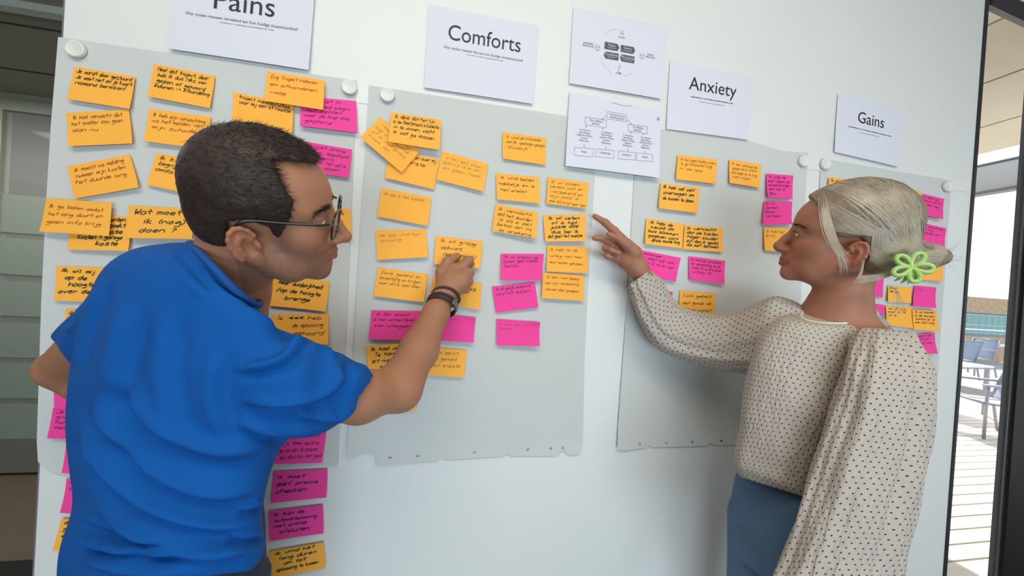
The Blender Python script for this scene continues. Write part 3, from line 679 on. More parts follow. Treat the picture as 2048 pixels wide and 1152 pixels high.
note('p', (992.8,638,1079,644,1079,692,994,691.7), 'g', 'ik ben een pers|zoveel', 'pink note with near-invisible writing and curled top corner, lowest in the middle', corner=0.007, lift=0.012)

# ---- anxiety sheet
note.grp = 'sticky notes on the sheet under the Anxiety poster'
note('o', (1356,310,1435,319,1431.6,368,1352,358.5), 'b', 'Ik kan geen lastig vinden|ik ga informatie krijg|in de app', 'orange note with thin brown writing right of the flow chart print')
note('o', (1459,319,1523,329,1520.7,376,1459,366), 'b', 'Ik zie verkeerde|gegevens staan|dus mogen er te krijg|niet eigen', 'small orange note, highest and nearest to the pink pair above the woman\'s face')
note('o', (1321.7,366.7,1399.6,376,1396,426,1317,417), 'm', 'Ik heb wel zelf|overwogen om|de kosten te delen', 'orange note reading Ik heb wel zelf overwogen', unit=0.0013, pitch=0.017)
note('o', (1293,437,1368,448,1366,496.7,1290,488), 'm', 'ik heb de|keuze om|bos bloemen|gegeven want|sproos duurde lang', 'orange note reading ik heb de keuze om bos bloemen', indent=[6, 10, 2, 2, 14])
note('o', (1370,450,1445.5,456.5,1446.5,504,1366.6,498), 'm', 'ik verwacht|dat de kosten|hoger zouden|zijn dan ik gewild|als zelf betaald', 'orange note reading ik verwacht dat de kosten hoger zouden')
note('p', (1282,500,1362,516,1351.4,563.6,1272,546), 'p', '######|ik moet wel ook|maar ik wil en niet|niet', 'pink note with scratched-out heading just above the woman\'s cuff')
note('p', (1378,512.5,1450.8,521.4,1449,569,1379.5,559.7), 'p', 'Ik vind de aanvulling|en aansluiting om er|niets of is erg goed|uitleg te', 'pink note right of the scratched-out pink one, four lines')
note('o', (1360,580.8,1431,586.7,1431.6,634,1358,632), 'n', 'Toch gebeld|met gemak de|ik het juiste?', 'orange note reading Toch gebeld, just above the woman\'s far sleeve', unit=0.00135, pitch=0.021, y0=0.019)
note('p', (1285,575,1346,584,1342,622,1280,614), 'p', 'ik', 'pink corner of a note peeping out over the woman\'s far sleeve')
note('p', (1533,347,1587,351,1586.7,398,1535,395), 'p', 'Ik voel me|maar ideeen om|verkeerd te krijgen|met dat ik|geen', 'upper of two pink notes in front of the woman\'s forehead')
note('p', (1529,401.4,1585,403.4,1584.4,448.6,1526,449), 'p', 'Ik wil|meteen|Doven|verhalen', 'lower of two pink notes in front of the woman\'s forehead')
note('o', (1528,455,1583,458,1583,505,1531,500.7), 'b', 'Ik heb het|op mij|L', 'orange note touching the woman\'s nose')

# ---- rightmost sheet
note.grp = 'sticky notes on the rightmost sheet'
note('o', (1658,355,1723,361,1722,405,1657,400), 'k', 'De uit idee van kosten', 'orange note showing above the front of the woman\'s hair, left one')
note('o', (1731,365.6,1786,374,1785,418,1730,412), 'b', 'ik', 'orange strip of a note above the woman\'s crown, right one')
note('o', (1793,437,1847,446,1844,490,1792,480), 'k', 'nu', 'orange note showing as a strip between hair and a pink note')
note('o', (1782,379,1841.6,382,1848,424,1785,428), 'k', 'ik ga de melding|ik er nog duren|een', 'orange note behind the back of the woman\'s hair, beside the top pink one', 1)
note('p', (1846,387.4,1888.6,397.7,1887,438.5,1841.6,428), 'p', 'ik weet als|het is van de|ik maar zeg|mel', 'topmost pink note of the right column by the board edge', 2)
note('p', (1846.7,446,1893.4,456.7,1889,493,1845,486), 'p', 'ik verwacht een|is erg|verder wat', 'second pink note of the right column, just above the hair bun', 2)
note('o', (1846,526,1887,534,1886,562.4,1843,559), 'f', 'van nu', 'orange note right under the hair bun')
note('p', (1829.6,571,1873,575,1872,616,1826.7,612.7), 'g', 'ik zou', 'pink note below the green flower clip, right one')
note('o', (1777,572,1825,576,1823,606,1776,603.6), 'm', 'B st|de ge', 'orange note with dark blots directly below the flower clip')
note('p', (1712,548,1768,555,1767,595,1712,590), 'p', 'een', 'small pink note showing behind the woman\'s nape')
note('p', (1720,604,1770,610,1769,650,1718,645), 'p', 'een', 'pink note between the woman\'s neck and near shoulder')
note('o', (1772,611.6,1825,615,1829.6,657,1775,650), 'k', 'en dit zijn|meer er al|en ik', 'left of the two orange notes level with the woman\'s shoulder')
note('o', (1825,619,1874,621.5,1879,662.7,1829.6,659), 'k', 'Ik wil moeten|al de mensen|moeten er al|ben dat nog', 'right of the two orange notes level with the woman\'s shoulder', 2)
note('p', (1821,669,1869.7,666,1875,707.5,1830,706), 'p', 'verwacht dan|als dit kan|moet uit een', 'lowest pink note, behind the woman\'s near shoulder', 2)
note('o', (1815,709,1863,712,1864,750,1815,748), 'k', 'er', 'orange strip of a note below the lowest pink one, at the shoulder')

# ---- printed posters
M_paper = mat('printer_paper', srgb(214, 214, 226), 0.7, bump=0.04, bscale=20)
M_ink = mat('print_ink', srgb(35, 34, 42), 0.6); M_ink2 = mat('print_ink_grey', srgb(105, 104, 112), 0.6); M_inkd = mat('print_dark_grey', srgb(84, 84, 88), 0.6)
def poster(c, label, lay=0.0035, lift=0.004):
    pp = Paper(c, lay, lift, w=0.297, h=0.21); o = pp.mesh('printed_poster', M_paper, 9, 9)
    o['label'] = label; o['category'] = 'poster'; o['group'] = 'printed sheets above the flipchart paper'; return pp, o
def scribble(w0, x, y, seed):
    r = random.Random(seed); pts = [(x+w0*i/160, y+r.uniform(-0.00035, 0.00035)) for i in range(161)]
    out = []; cur = []
    for p in pts:
        if r.random() < 0.09 and len(cur) > 1: out.append(cur); cur = []
        else: cur.append(p)
    if len(cur) > 1: out.append(cur)
    return out
def title(c, t, sub, label, tx, ty, size, tw, sy, sw, y2, x2, w2, **k):
    pp, o = poster(c, label, **k)
    pp.text(t, tx, ty, size, M_ink, 'lettering', o, width=tw)
    if sub: pp.text(sub, tx, sy, 0.0095, M_inkd, 'lettering', o, width=sw)
    else: pp.ribbon(scribble(sw, tx-sw/2, sy, 5), 0.0026, M_inkd, 'lettering', o)
    pp.ribbon(scribble(w2, x2, y2, 9), 0.0012, M_ink2, 'lettering', o)
title((350,-92,632,-52,617,140,336,97), 'Pains', 'Wat vinden mensen vervelend aan hun huidige situatie/aanbod?', 'printed poster reading Pains, cut off by the top of the picture', 0.148, 0.088, 0.062, 0.128, 0.126, 0.238, 0.1355, 0.10, 0.115, lay=0.007)
title((858,8,1078,52,1066,208,848,175), 'Comforts', 'Wat vinden mensen fijn aan hun huidige situatie/aanbod?', 'printed poster reading Comforts', 0.152, 0.062, 0.056, 0.196, 0.100, 0.216, 0.1095, 0.105, 0.100)
title((1340,122,1506,155,1497,280,1333,258), 'Anxiety', None, 'printed poster reading Anxiety', 0.155, 0.058, 0.058, 0.170, 0.098, 0.152, 0.1095, 0.108, 0.092)
title((1676,188,1808,220,1797,334,1669,304), 'Gains', None, 'printed poster reading Gains', 0.153, 0.066, 0.058, 0.118, 0.106, 0.196, 0.118, 0.102, 0.092)
# arrows diagram
pp, o = poster((1147,14,1334.7,53,1323,198,1138.5,166.5), 'printed diagram with four dark grey arrow blocks and small icons')
def W2(zx, zy):  # zoomed print reading -> metres on the paper
    u, v = 1155+zx*170/1780, 50+zy*110/1152
    A = np.array([[1334.7-1147, 1138.5-1147], [53-14, 166.5-14]]); s_ = np.linalg.solve(A, [u-1147, v-14]); return (s_[0]*0.297, s_[1]*0.21)
pp.fill([[W2(*p) for p in q] for q in ([(555,350),(820,405),(862,490),(820,560),(545,505)], [(890,425),(1165,475),(1198,560),(1150,628),(888,572)], [(570,562),(850,615),(842,765),(570,715),(532,635)], [(915,630),(1187,683),(1180,832),(905,780),(875,690)])], M_inkd, 'arrow_block', o)
M_wht = mat('print_white', srgb(205, 205, 212), 0.6)
for t, x, y in (('Pains', 700, 440), ('Gains', 1035, 508), ('Comforts', 695, 640), ('Anxieties', 1040, 712)):
    q = W2(x, y); pp.text(t, q[0], q[1], 0.011, M_wht, 'lettering', o, e=0.0012)
for x, y, w_ in ((620, 480, 160), (920, 545, 210), (615, 680, 160), (940, 745, 200)):
    a_, b_ = W2(x, y), W2(x+w_, y+w_*0.19); pp.ribbon([[a_, b_]], 0.001, M_wht, 'lettering', o, e=0.0012)
q = W2(905, 268); pp.text('HUMAN', q[0], q[1], 0.006, M_inkd, 'lettering', o)
q = W2(855, 1040); pp.text('JTBD', q[0], q[1], 0.008, M_ink, 'lettering', o)
q = W2(212, 440); pp.text('UNDESIRED\nBEHAVIOUR', q[0], q[1]-0.003, 0.007, M_inkd, 'lettering', o, width=0.034)
q = W2(1530, 705); pp.text('DESIRED\nBEHAVIOUR', q[0], q[1]-0.003, 0.007, M_ink2, 'lettering', o, width=0.030)
st = []
def circ(cx, cy, r_, n=16, a0=0, a1=2*math.pi): return [(cx+r_*math.cos(a), cy+r_*math.sin(a)) for a in np.linspace(a0, a1, n)]
hx, hy = W2(912, 150); st.append(circ(hx, hy, 0.0042)); st.append(circ(hx, hy+0.010, 0.0065, 10, math.pi*1.05, math.pi*1.95))
for bx, by in ((405, 485), (1350, 680)):
    cx, cy = W2(bx, by); hexp = [(cx+0.0082*math.sin(k*math.pi/3), cy+0.0082*math.cos(k*math.pi/3)) for k in range(7)]; st += [hexp, [(cx, cy), hexp[1]], [(cx, cy), hexp[5]], [(cx, cy), hexp[0]]] if False else [hexp, [(cx, cy), hexp[2]], [(cx, cy), hexp[4]], [(cx, cy), hexp[0]]]
fx, fy = W2(850, 1000); st += [[(fx, fy), (fx, fy-0.018)], [(fx, fy-0.018), (fx+0.009, fy-0.014), (fx, fy-0.010)]]
pp.ribbon(st, 0.0007, M_inkd, 'icon', o)
cx, cy = W2(880, 590); pp.ribbon([circ(cx, cy, 0.066, 14, 0.25*math.pi, 0.45*math.pi), circ(cx, cy, 0.066, 14, 0.6*math.pi, 0.85*math.pi), circ(cx, cy, 0.066, 14, 1.2*math.pi, 1.42*math.pi)], 0.0004, M_ink2, 'icon', o)
# decision tree
pp, o = poster((1139.5,183.7,1324,221.6,1319,356,1131,331.5), 'printed flow chart with boxes for pain, comfort, anxiety and gain', lay=0.0065, lift=0.012)
def W3(zx, zy):
    u, v = 1135+zx*190/1368, 190+zy*160/1152
    A = np.array([[1324-1139.5, 1131-1139.5], [221.6-183.7, 331.5-183.7]]); s_ = np.linalg.solve(A, [u-1139.5, v-183.7]); return (s_[0]*0.297, s_[1]*0.21)
st = []
for q in ([(557,238),(838,290),(833,398),(555,345)], [(250,318),(545,370),(540,482),(245,432)], [(860,432),(1142,475),(1137,585),(858,540)], [(95,757),(357,792),(350,910),(90,875)], [(395,795),(648,832),(640,950),(387,912)], [(710,840),(957,875),(947,992),(702,960)], [(970,878),(1210,912),(1205,1028),(965,995)]):
    k = [W3(*p) for p in q]; st += [[k[i], k[(i+1) % 4]] for i in range(4)]
for a_, b_ in (((548,302),(485,358)), ((840,360),(908,438)), ((262,440),(262,468)), ((493,482),(493,505)), ((902,550),(902,578)), ((1077,578),(1077,602)), ((231,715),(228,762)), ((532,762),(530,805)), ((845,800),(843,848)), ((1100,842),(1098,885))):
    a2, b2 = W3(*a_), W3(*b_); st.append([a2, b2]); d = np.array(b2)-a2; d /= np.linalg.norm(d); n_ = np.array([-d[1], d[0]])
    st.append([tuple(np.array(b2)-d*0.003+n_*0.0018), b2, tuple(np.array(b2)-d*0.003-n_*0.0018)])
st.append([W3(620, 105), W3(740, 140), W3(860, 165), W3(910, 150)])
pp.ribbon(st, 0.0008, M_inkd, 'chart_lines', o)
for t, x, y, w_ in (('Is someone asking\nsomething about', 697, 318, 0.050), ('Their CURRENT\nbehaviour', 396, 400, 0.042), ('The DESIRED\nbehaviour', 1000, 510, 0.036), ('PAIN', 222, 833, None), ('COMFORT', 523, 870, None), ('ANXIETY', 828, 912, None), ('GAIN', 1093, 952, None),
    ('Is someone\ndescribing a\nnegative of their\ncurrent\nbehaviour?', 235, 588, 0.048), ('Is someone\ndescribing a\npositive of the\ncurrent\nbehaviour?', 543, 636, 0.042), ('Is someone\ndescribing a\nnegative of the\ndesired\nbehaviour?', 850, 686, 0.042), ('Is someone\ndescribing a\npositive of the\ndesired\nbehaviour?', 1112, 728, 0.040)):
    q = W3(x, y); pp.text(t, q[0], q[1], 0.0078, M_inkd, 'lettering', o, width=w_)
q = W3(1303, 355); pp.text('G', q[0], q[1], 0.013, M_ink, 'lettering', o)
# ================================================================ PEOPLE
def camvec(v): return cR*v[0]-cU*v[1]+cF*v[2]
class Head:
    def __init__(s, cols, t, sc):
        s.M = np.stack([camvec(c) for c in cols], 1); s.o = cC+camvec(t); s.s = sc
    def w(s, p): return s.o+s.M@(np.array(p, float)*s.s)
    def W(s, A): return s.o+(np.asarray(A)*s.s)@s.M.T
    def L(s, A): return ((np.asarray(A)-s.o)@s.M)/s.s
def poly_sdf(px, pz, poly):
    n = len(poly); d = np.full(px.shape, 1e9); sg = np.ones(px.shape)
    for i in range(n):
        a = np.array(poly[i]); b = np.array(poly[i-1]); e = b-a; wx, wz = px-a[0], pz-a[1]
        t = np.clip((wx*e[0]+wz*e[1])/(e@e), 0, 1); d = np.minimum(d, (wx-e[0]*t)**2+(wz-e[1]*t)**2)
        c1 = pz >= a[1]; c2 = pz < b[1]; c3 = e[0]*wz > e[1]*wx
        fl = (c1 & c2 & c3) | (~c1 & ~c2 & ~c3); sg = np.where(fl, -sg, sg)
    return sg*np.sqrt(d)
def head_prims(v, H, female, ear):
    s = H.s; I = H.M
    def E(c, r, k=0.012, op='add', M=None): v.ell(H.w(c), I if M is None else I@M, np.array(r)*s, k*s, op)
    def C(a, b, ra, rb, k=0.008, op='add'): v.cone(H.w(a), H.w(b), ra*s, rb*s, k*s, op)
    if female: E((-.014, 0, .036), (.092, .073, .082))
    else: E((-.006, 0, .030), (.084, .070, .078))
    E((.030, 0, .028), (.060, .062, .056), .02)
    E((.036, 0, -.038), (.050, .056, .062), .025)
    E((.030, 0, -.076), (.050, .050 if not female else .045, .032), .03)
    for y in (-1, 1):
        C((-.012, y*.058, -.045), (.035, y*.044, -.082), .014, .014, .025)       # jaw line
        E((.056, y*.040, -.028), (.020, .018, .018), .022)                      # cheek
        C((.070, y*.018, .020), (.060, y*.046, .018), .010 if not female else .007, .008, .016)   # brow ridge
        E((.0985, y*.031, .000), (.013, .015, .010), .012, 'sub')                # eye socket
        E((.070, y*.031, -.001), (.0145, .0155, .0125), .004)                    # lids
    if female: C((.074, -.004, -.096), (.074, .004, -.096), .016, .016, .02)
    else: C((.070, -.010, -.098), (.070, .010, -.098), .016, .016, .02)
    nt = (.111, 0, -.037) if not female else (.1075, 0, -.0335)
    C((.083, 0, .010), (.096, 0, -.015), .0065, .0075, .012); C((.096, 0, -.015), nt, .0075, .0100 if female else .0088, .010); E((.099, 0, -.0415), (.0125, .0085, .0075), .010)
    for y in (-1, 1): E((.095, y*.0105, -.041), (.010, .0075, .007), .006); E((.100, y*.0065, -.0475), (.0045, .003, .003), .002, 'sub')
    C((.086, 0, -.045), (.088, 0, -.058), .008, .006, .012)
    lf = .006 if female else .005
    for y in (-1, 1):
        C((.0915, 0, -.0640), (.080, y*.021, -.0675), lf, .0025, .005); C((.0905, 0, -.0735), (.079, y*.020, -.0695), lf*1.1, .003, .005)
        C((.0985, 0, -.0686), (.084, y*.022, -.0688), .0012, .001, .003, 'sub')
    for y in (-1, 1): C((.0895, y*.019, -.0015), (.0810, y*.0425, -.0020), .0026, .0022, .003, 'sub')   # eye opening
    for y in (-1, 1):                                                            # ears
        th = np.array([[math.cos(.32), 0, -math.sin(.32)], [0, 1, 0], [math.sin(.32), 0, math.cos(.32)]]); fl = math.radians(24)*y
        fz = np.array([[math.cos(fl), math.sin(fl), 0], [-math.sin(fl), math.cos(fl), 0], [0, 0, 1]]); Q = fz@th
        c = np.array((ear[0], y*.0745, ear[1]))
        E(c, (.0165, .0052, .028), .004, M=Q)
        E(c+Q@np.array((.003, y*.005, -.003)), (.0085, .0065, .014), .003, 'sub', M=Q)
        arc = [c+Q@np.array((.0165*math.cos(a)*1.0, y*.003, .028*math.sin(a))) for a in np.radians([-20, 10, 40, 70, 100, 130, 160, 190, 215])]
        arc = [c+Q@np.array((-.0165*math.cos(a), y*.0035, .0285*math.sin(a))) for a in np.radians([-38, -15, 10, 35, 60, 85, 110, 135, 155])]
        for a, b in zip(arc[:-1], arc[1:]): C(a, b, .0030, .0030, .003)
        C(arc[-1], c+Q@np.array((.006, y*.002, .004)), .0026, .0022, .003)
        an = [c+Q@np.array((-.0085*math.cos(a), y*.004, .016*math.sin(a)-.002)) for a in np.radians([-40, 0, 40, 75])]
        for a, b in zip(an[:-1], an[1:]): C(a, b, .0022, .0022, .003)
        E(c+Q@np.array((.004, 0, -.027)), (.0085, .0045, .0095), .006, M=Q)
        E(c+Q@np.array((.0135, y*.002, -.006)), (.004, .004, .006), .004, M=Q)
def skin_color(V, H, base, female):
    L = H.L(V); n = npnoise(V, 60, 3)*0.03; c = np.array(base)[None, :3]*np.ones((len(V), 1)); c *= (1+n)[:, None]
    x, y, z = L.T; near = (np.abs(x) < .14) & (np.abs(y) < .1) & (z > -.125) & (z < .14)
    def mix(m, col, a=1.0):
        nonlocal c; m = np.clip(m, 0, 1)*a*near; c = c*(1-m[:, None])+np.array(col)[None, :3]*m[:, None]
    red = np.array(base[:3])*np.array([1.0, .78, .72])
    mix(np.exp(-(((x-.06)/.025)**2+((z+.03)/.02)**2)), red, .45)
    mix(np.exp(-(((x-.108)/.014)**2+((z+.036)/.014)**2)), red, .55)
    mix((np.abs(y) > .068)*(x < .02)*(z < .03)*(z > -.055), red, .6)
    lip = np.clip(1.4-np.sqrt(((z+.0688)/.0085)**2+(y/.024)**2)*1.0, 0, 1)*3*(x > .078)
    mix(lip, srgb(140, 78, 66) if female else srgb(146, 88, 70), .75)
    if not female:
        st = 1/(1+np.exp(-(-.040-z+(x < .04)*.0-.15*np.maximum(.03-x, 0))/.006))*(x > -.03)
        st = st*(1-np.clip(lip, 0, 1))*np.where((z > -.060) & (x > .075), np.clip((-.048-z)/.006, 0, 1), 1)
        mix(st*rng.uniform(.55, 1.0, len(V)), srgb(84, 66, 56), .55)
        sb = np.exp(-(((x-.030)/.016)**2))*(z < .02)*(z > -.045); mix(sb, srgb(70, 52, 42), .4)
    lid = np.exp(-((((x-.080)/.014)**2)+((z-.004)/.008)**2))*(np.abs(y) > .015); mix(lid, srgb(120, 80, 66), .35)
    return c
def hair_strips(roots, dirs, lens, wd, curl=None, segs=2, taper=True):
    n = len(roots); t = dirs/np.linalg.norm(dirs, axis=1)[:, None]; side = np.cross(t, rng.normal(size=(n, 3))); side /= np.linalg.norm(side, axis=1)[:, None]
    V = []; cv = curl if curl is not None else np.zeros((n, 3))
    for k in range(segs+1):
        f = k/segs; p = roots+t*lens[:, None]*f+cv*(lens*f*f)[:, None]; ww = wd*(1-f*0.85 if taper else 1)
        V += [p-side*ww/2, p+side*ww/2]
    V = np.stack(V, 1).reshape(-1, 3); m = 2*(segs+1); b = np.arange(n)[:, None]*m; F = [b+np.array([2*k, 2*k+1, 2*k+3, 2*k+2])[None] for k in range(segs)]
    return V, np.concatenate(F)
def vnormals(V, F):
    N = np.zeros_like(V); a = np.cross(V[F[:, 2]]-V[F[:, 0]], V[F[:, 3]]-V[F[:, 1]])
    for k in range(4): np.add.at(N, F[:, k], a)
    return N/(np.linalg.norm(N, axis=1)[:, None]+1e-9)

M_skin = mat('skin', (0.5, 0.3, 0.2, 1), 0.52, attr='Col', sss=0.12, bump=0.12, bscale=420, bdist=0.0006, spec=0.35)
M_eye = mat('eye_white', srgb(225, 220, 214), 0.15); M_iris = mat('iris', srgb(70, 60, 45), 0.1)
def eyes(H, root, lab=False):
    for y in (-1, 1):
        m = MB(); n = 14; R = .0112*H.s; V = []; F = []
        for i in range(n+1):
            for j in range(2*n):
                a, b = math.pi*i/n, math.pi*j/n; d = np.array((math.cos(a), math.sin(a)*math.cos(b), math.sin(a)*math.sin(b))); V.append(H.w((.0728, y*.031, -.001))+H.M@d*R)
        for i in range(n):
            for j in range(2*n): F.append((i*2*n+j, (i+1)*2*n+j, (i+1)*2*n+(j+1) % (2*n), i*2*n+(j+1) % (2*n)))
        e = m.add(V, F).build('eyeball', M_eye, root, True)
        q = MB(); V = [H.w((.0728, y*.031, -.001))+H.M@np.array((R*1.0, 0, 0))]
        for j in range(16):
            b = 2*math.pi*j/16; V.append(H.w((.0728, y*.031, -.001))+H.M@np.array((R*.92, R*.42*math.cos(b), R*.42*math.sin(b)))*1.01)
        q.add(V, [(0, 1+j, 1+(j+1) % 16) for j in range(16)]).build('iris', M_iris, e, True)

# ---------------------------------------------------------------- the man
HM = Head([(.9292, .0251, .3687), (-.3002, -.5305, .7927), (.2155, -.8473, -.4854)], (-.372, -.121, .5374), 1.0)
SK1 = srgb(164, 114, 86)
man = empty('person', G(330, 1150, 0)*0+np.array([P(330, 1150, .62)[0], P(330, 1150, .62)[1], 0]), 'man with dark short hair and glasses in a blue T-shirt touching a note', 'person')
v = Vol(np.array([-0.95, -0.70, 0.98]), np.array([0.16, -0.0, 1.80]), 0.0022)
# neck, shoulders, trunk core
v.cone(HM.w((-.030, 0, -.035)), P(452, 596, .585), .054, .052, .02)
v.cone(P(452, 596, .585), P(410, 700, .60), .050, .065, .04)
v.cone(P(410, 680, .59), P(350, 1060, .60), .065, .080, .03)
v.cone(P(440, 660, .59), P(260, 620, .60), .045, .040, .04); v.cone(P(440, 680, .59), P(590, 765, .57), .045, .045, .04)
# left arm (hand resting on the hip, hidden)
v.chain([(P(240, 625, .60), .036), (P(122, 737, .69), .034), (P(210, 795, .74), .034), (P(300, 850, .745), .028)], .012)
# right arm
v.chain([(P(600, 768, .575), .046), (P(720, 793, .64), .0455), (P(790, 778, .71), .041), (P(806, 757, .735), .040)], .015)
v.cone(P(808, 788, .71), P(800, 780, .72), .030, .030, .02)
v.chain([(P(800, 768, .72), .042), (P(838, 700, .795), .0405), (P(872, 627, .865), .0300), (P(888, 590, .900), .0265)], .018)
# right hand
v.chain([(P(890, 590, .902), .0245), (P(902, 560, .920), .026), (P(908, 540, .930), .019)], .014)
v.chain([(P(894, 590, .902), .0225), (P(922, 562, .917), .024), (P(930, 548, .926), .018)], .014)
v.chain([(P(886, 572, .910), .018), (P(885, 546, .925), .0175), (P(895, 524, .940), .0128), (P(914, 513, .955), .0098)], .007)
v.chain([(P(908, 545, .925), .0145), (P(937, 522, .932), .0125), (P(941, 527, .955), .0095), (P(933, 533, .968), .0078)], .005)
v.chain([(P(918, 555, .920), .0140), (P(939, 546, .928), .0120), (P(936, 551, .952), .0090), (P(926, 548, .962), .0080)], .005)
v.chain([(P(918, 566, .916), .0140), (P(937, 563, .924), .0115), (P(932, 567, .948), .0088), (P(922, 563, .955), .0080)], .005)
v.chain([(P(914, 578, .912), .0135), (P(932, 578, .918), .0105), (P(926, 580, .940), .0080), (P(918, 577, .948), .0072)], .005)
head_prims(v, HM, False, (-.010, -.028))
V, F = v.mesh(); del v
body = link('body', mesh_from('body', V, F, M_skin, True, col=skin_color(V, HM, SK1, False)), man)
eyes(HM, man)
# thumbnail
def nail(c, n, up, a, b, root, col):
    n = n/np.linalg.norm(n); up = up-n*(up@n); up /= np.linalg.norm(up); s = np.cross(up, n); m = MB(); V = [c+n*0.0006]
    for j in range(14):
        q = 2*math.pi*j/14; V.append(c+s*a*math.cos(q)+up*b*math.sin(q)-n*0.0010)
    m.add(V, [(0, 1+j, 1+(j+1) % 14) for j in range(14)]).build('fingernail', mat('nail', srgb(214, 160, 142), 0.25), root, True)
# hair
mp_ = [(.100, .076), (.080, .079), (.060, .085), (.040, .088), (.026, .088), (.031, .078), (.039, .058), (.050, .036), (.045, .014), (.034, -.006), (.026, -.022), (.020, -.020), (.016, -.002), (-.004, .008), (-.028, .004), (-.036, -.030), (-.036, -.058), (-.056, -.070), (-.13, -.066), (-.13, .15), (.10, .15)]
def hair_volume(H, prims, poly, h, lo, hi, soft=.004):
    v = Vol(lo, hi, h)
    for c, r, k in prims: v.ell(H.w(c), H.M, np.array(r)*H.s, k)
    g = [v.lo[i]+v.h*np.arange(v.n[i]) for i in range(3)]; X = np.stack(np.meshgrid(*g, indexing='ij'), -1).reshape(-1, 3)
    L = H.L(X); d = poly_sdf(L[:, 0], L[:, 2], poly).reshape(v.f.shape).astype(np.float32)*H.s
    d += (npnoise(X, 500, 2)*.0012).reshape(v.f.shape).astype(np.float32)
    v.comb((slice(None),)*3, d, soft, 'int'); v.f += (npnoise(X, 300, 4)*.0008+npnoise(X, 700, 6)*.0005).reshape(v.f.shape).astype(np.float32)
    return v
hp = [((-.006, 0, .032), (.0895, .0750, .0850), .01), ((.028, 0, .036), (.062, .064, .064), .02), ((-.038, 0, -.014), (.056, .062, .056), .02), ((.034, 0, -.01), (.030, .0650, .05), .005)]
o_ = HM.o; v = hair_volume(HM, hp, mp_, .0022, o_-.17, o_+.17)
V, F = v.mesh(); del v
M_hair1 = mat('dark_hair', srgb(48, 35, 27), 0.55, bump=0.5, bscale=160, var=0.35, vscale=60, bdist=0.002, spec=0.4)
N = vnormals(V, F); sel = rng.choice(len(V), 26000); Lr = HM.L(V[sel]); 
comb = np.stack([0.9*np.ones(len(sel)), 0*Lr[:, 1], -0.15-1.2*np.clip((.05-Lr[:, 2])/.05, 0, 1)], 1)@HM.M.T
Nn = N[sel]; Nn = Nn*np.sign(np.einsum('ij,ij->i', Nn, V[sel]-(HM.w((-.01, 0, .03)))))[:, None]
D = Nn*0.24+comb*0.75+rng.normal(size=Nn.shape)*0.22
ln = rng.uniform(.004, .010, len(sel))*(0.45+0.9*np.clip(Lr[:, 2]/.07, 0, 1)); 
SV, SF = hair_strips(V[sel]-Nn*0.001, D, ln, .0008)
hair = link('hair', mesh_from('hair', np.concatenate([V, SV]), np.concatenate([F, SF+len(V)]), M_hair1, True), man)
# thin hair at the temple and eyebrows
def brow(H, y, root, m_, wd=.0032, zz_=.0185):
    n = 240; f = rng.random(n); px = .0925-.020*f**1.6; py = y*(.014+.036*f); pz = zz_+.004*np.sin(f*2.2)-.006*f*f+rng.normal(size=n)*wd*.45
    R = H.W(np.stack([px-.002, py, pz], 1)); Dd = np.stack([-.35+0*f+.25, y*np.ones(n)*.9, .25-.5*f], 1)@H.M.T+rng.normal(size=(n, 3))*.15
    V, F = hair_strips(R, Dd, rng.uniform(.005, .009, n), .0008); link('eyebrow', mesh_from('eyebrow', V, F, m_), root)
for y in (-1, 1): brow(HM, y, man, M_hair1, .005)
# T-shirt
M_shirt = mat('blue_cotton', srgb(4, 80, 154), 0.9, bump=0.10, bscale=900, bdist=0.0005, sheen=0.0, var=0.02, vscale=5, spec=0.25)
def tfold(t, ph):
    return .0035*np.sin(ph*3+t*14)*np.sin(t*9+ph)*(0.3+t)+.0025*np.sin(ph*7-t*25)*t
torso = [(382,484,512,607,.545,.056), (330,488,532,640,.555,.070), (262,503,570,672,.565,.095), (205,548,592,722,.575,.108), (165,640,592,800,.58,.112), (142,740,580,866,.585,.112), (136,840,556,900,.59,.110), (139,930,534,965,.59,.108), (143,1010,524,1028,.59,.106), (126,1082,526,1090,.59,.110), (118,1150,520,1118,.59,.112), (116,1188,500,1142,.59,.110), (122,1186,495,1138,.59,.104), (140,1120,480,1090,.59,.095)]
sleeveR = [(470,640,440,850,.56,.085), (545,652,520,868,.56,.088), (610,678,575,876,.57,.082), (672,704,622,876,.59,.072), (722,727,650,866,.615,.066), (748,748,672,852,.632,.062), (751,752,677,850,.636,.0605), (746,750,675,846,.634,.056), (700,740,640,850,.60,.052)]
sleeveL = [(225,520,330,640,.58,.07), (190,570,262,668,.59,.075), (150,620,212,702,.61,.066), (122,650,178,728,.638,.060), (103,672,155,742,.658,.055), (102,677,152,746,.660,.054), (112,684,148,738,.660,.044)]
Vs, Fs, k = [], [], 0
def foldR(t, ph):
    r = 0
    for c, a, wd in ((.30, .006, .05), (.44, .005, .045), (.58, .006, .05)): r = r+a*np.exp(-((t-c-.05*np.cos(ph*1.0+.6))/wd)**2)*np.clip(np.sin(ph)*.5-.3*np.cos(ph)+.5, 0, 1)
    return r-.003
def shell(rings, fold, n, m):
    global k
    V, F, uvl, idx = loft(rings, n, m, fold); Fl = [tuple(f+k) for f in F]+[tuple(idx[0][::-1]+k), tuple(idx[-1]+k)]; Vs.append(V); Fs.extend(Fl); k += len(V)
shell(torso, tfold, 90, 90); shell(sleeveR, foldR, 70, 64); shell(sleeveL, lambda t, ph: .0025*np.sin(ph*5+t*8), 50, 56)
raw = mesh_from('raw', np.concatenate(Vs), Fs); ro = bpy.data.objects.new('raw', raw); COL.objects.link(ro)
md = ro.modifiers.new('r', 'REMESH'); md.mode = 'VOXEL'; md.voxel_size = .0036; md.adaptivity = 0
md = ro.modifiers.new('s', 'SMOOTH'); md.iterations = 9; md.factor = 0.5
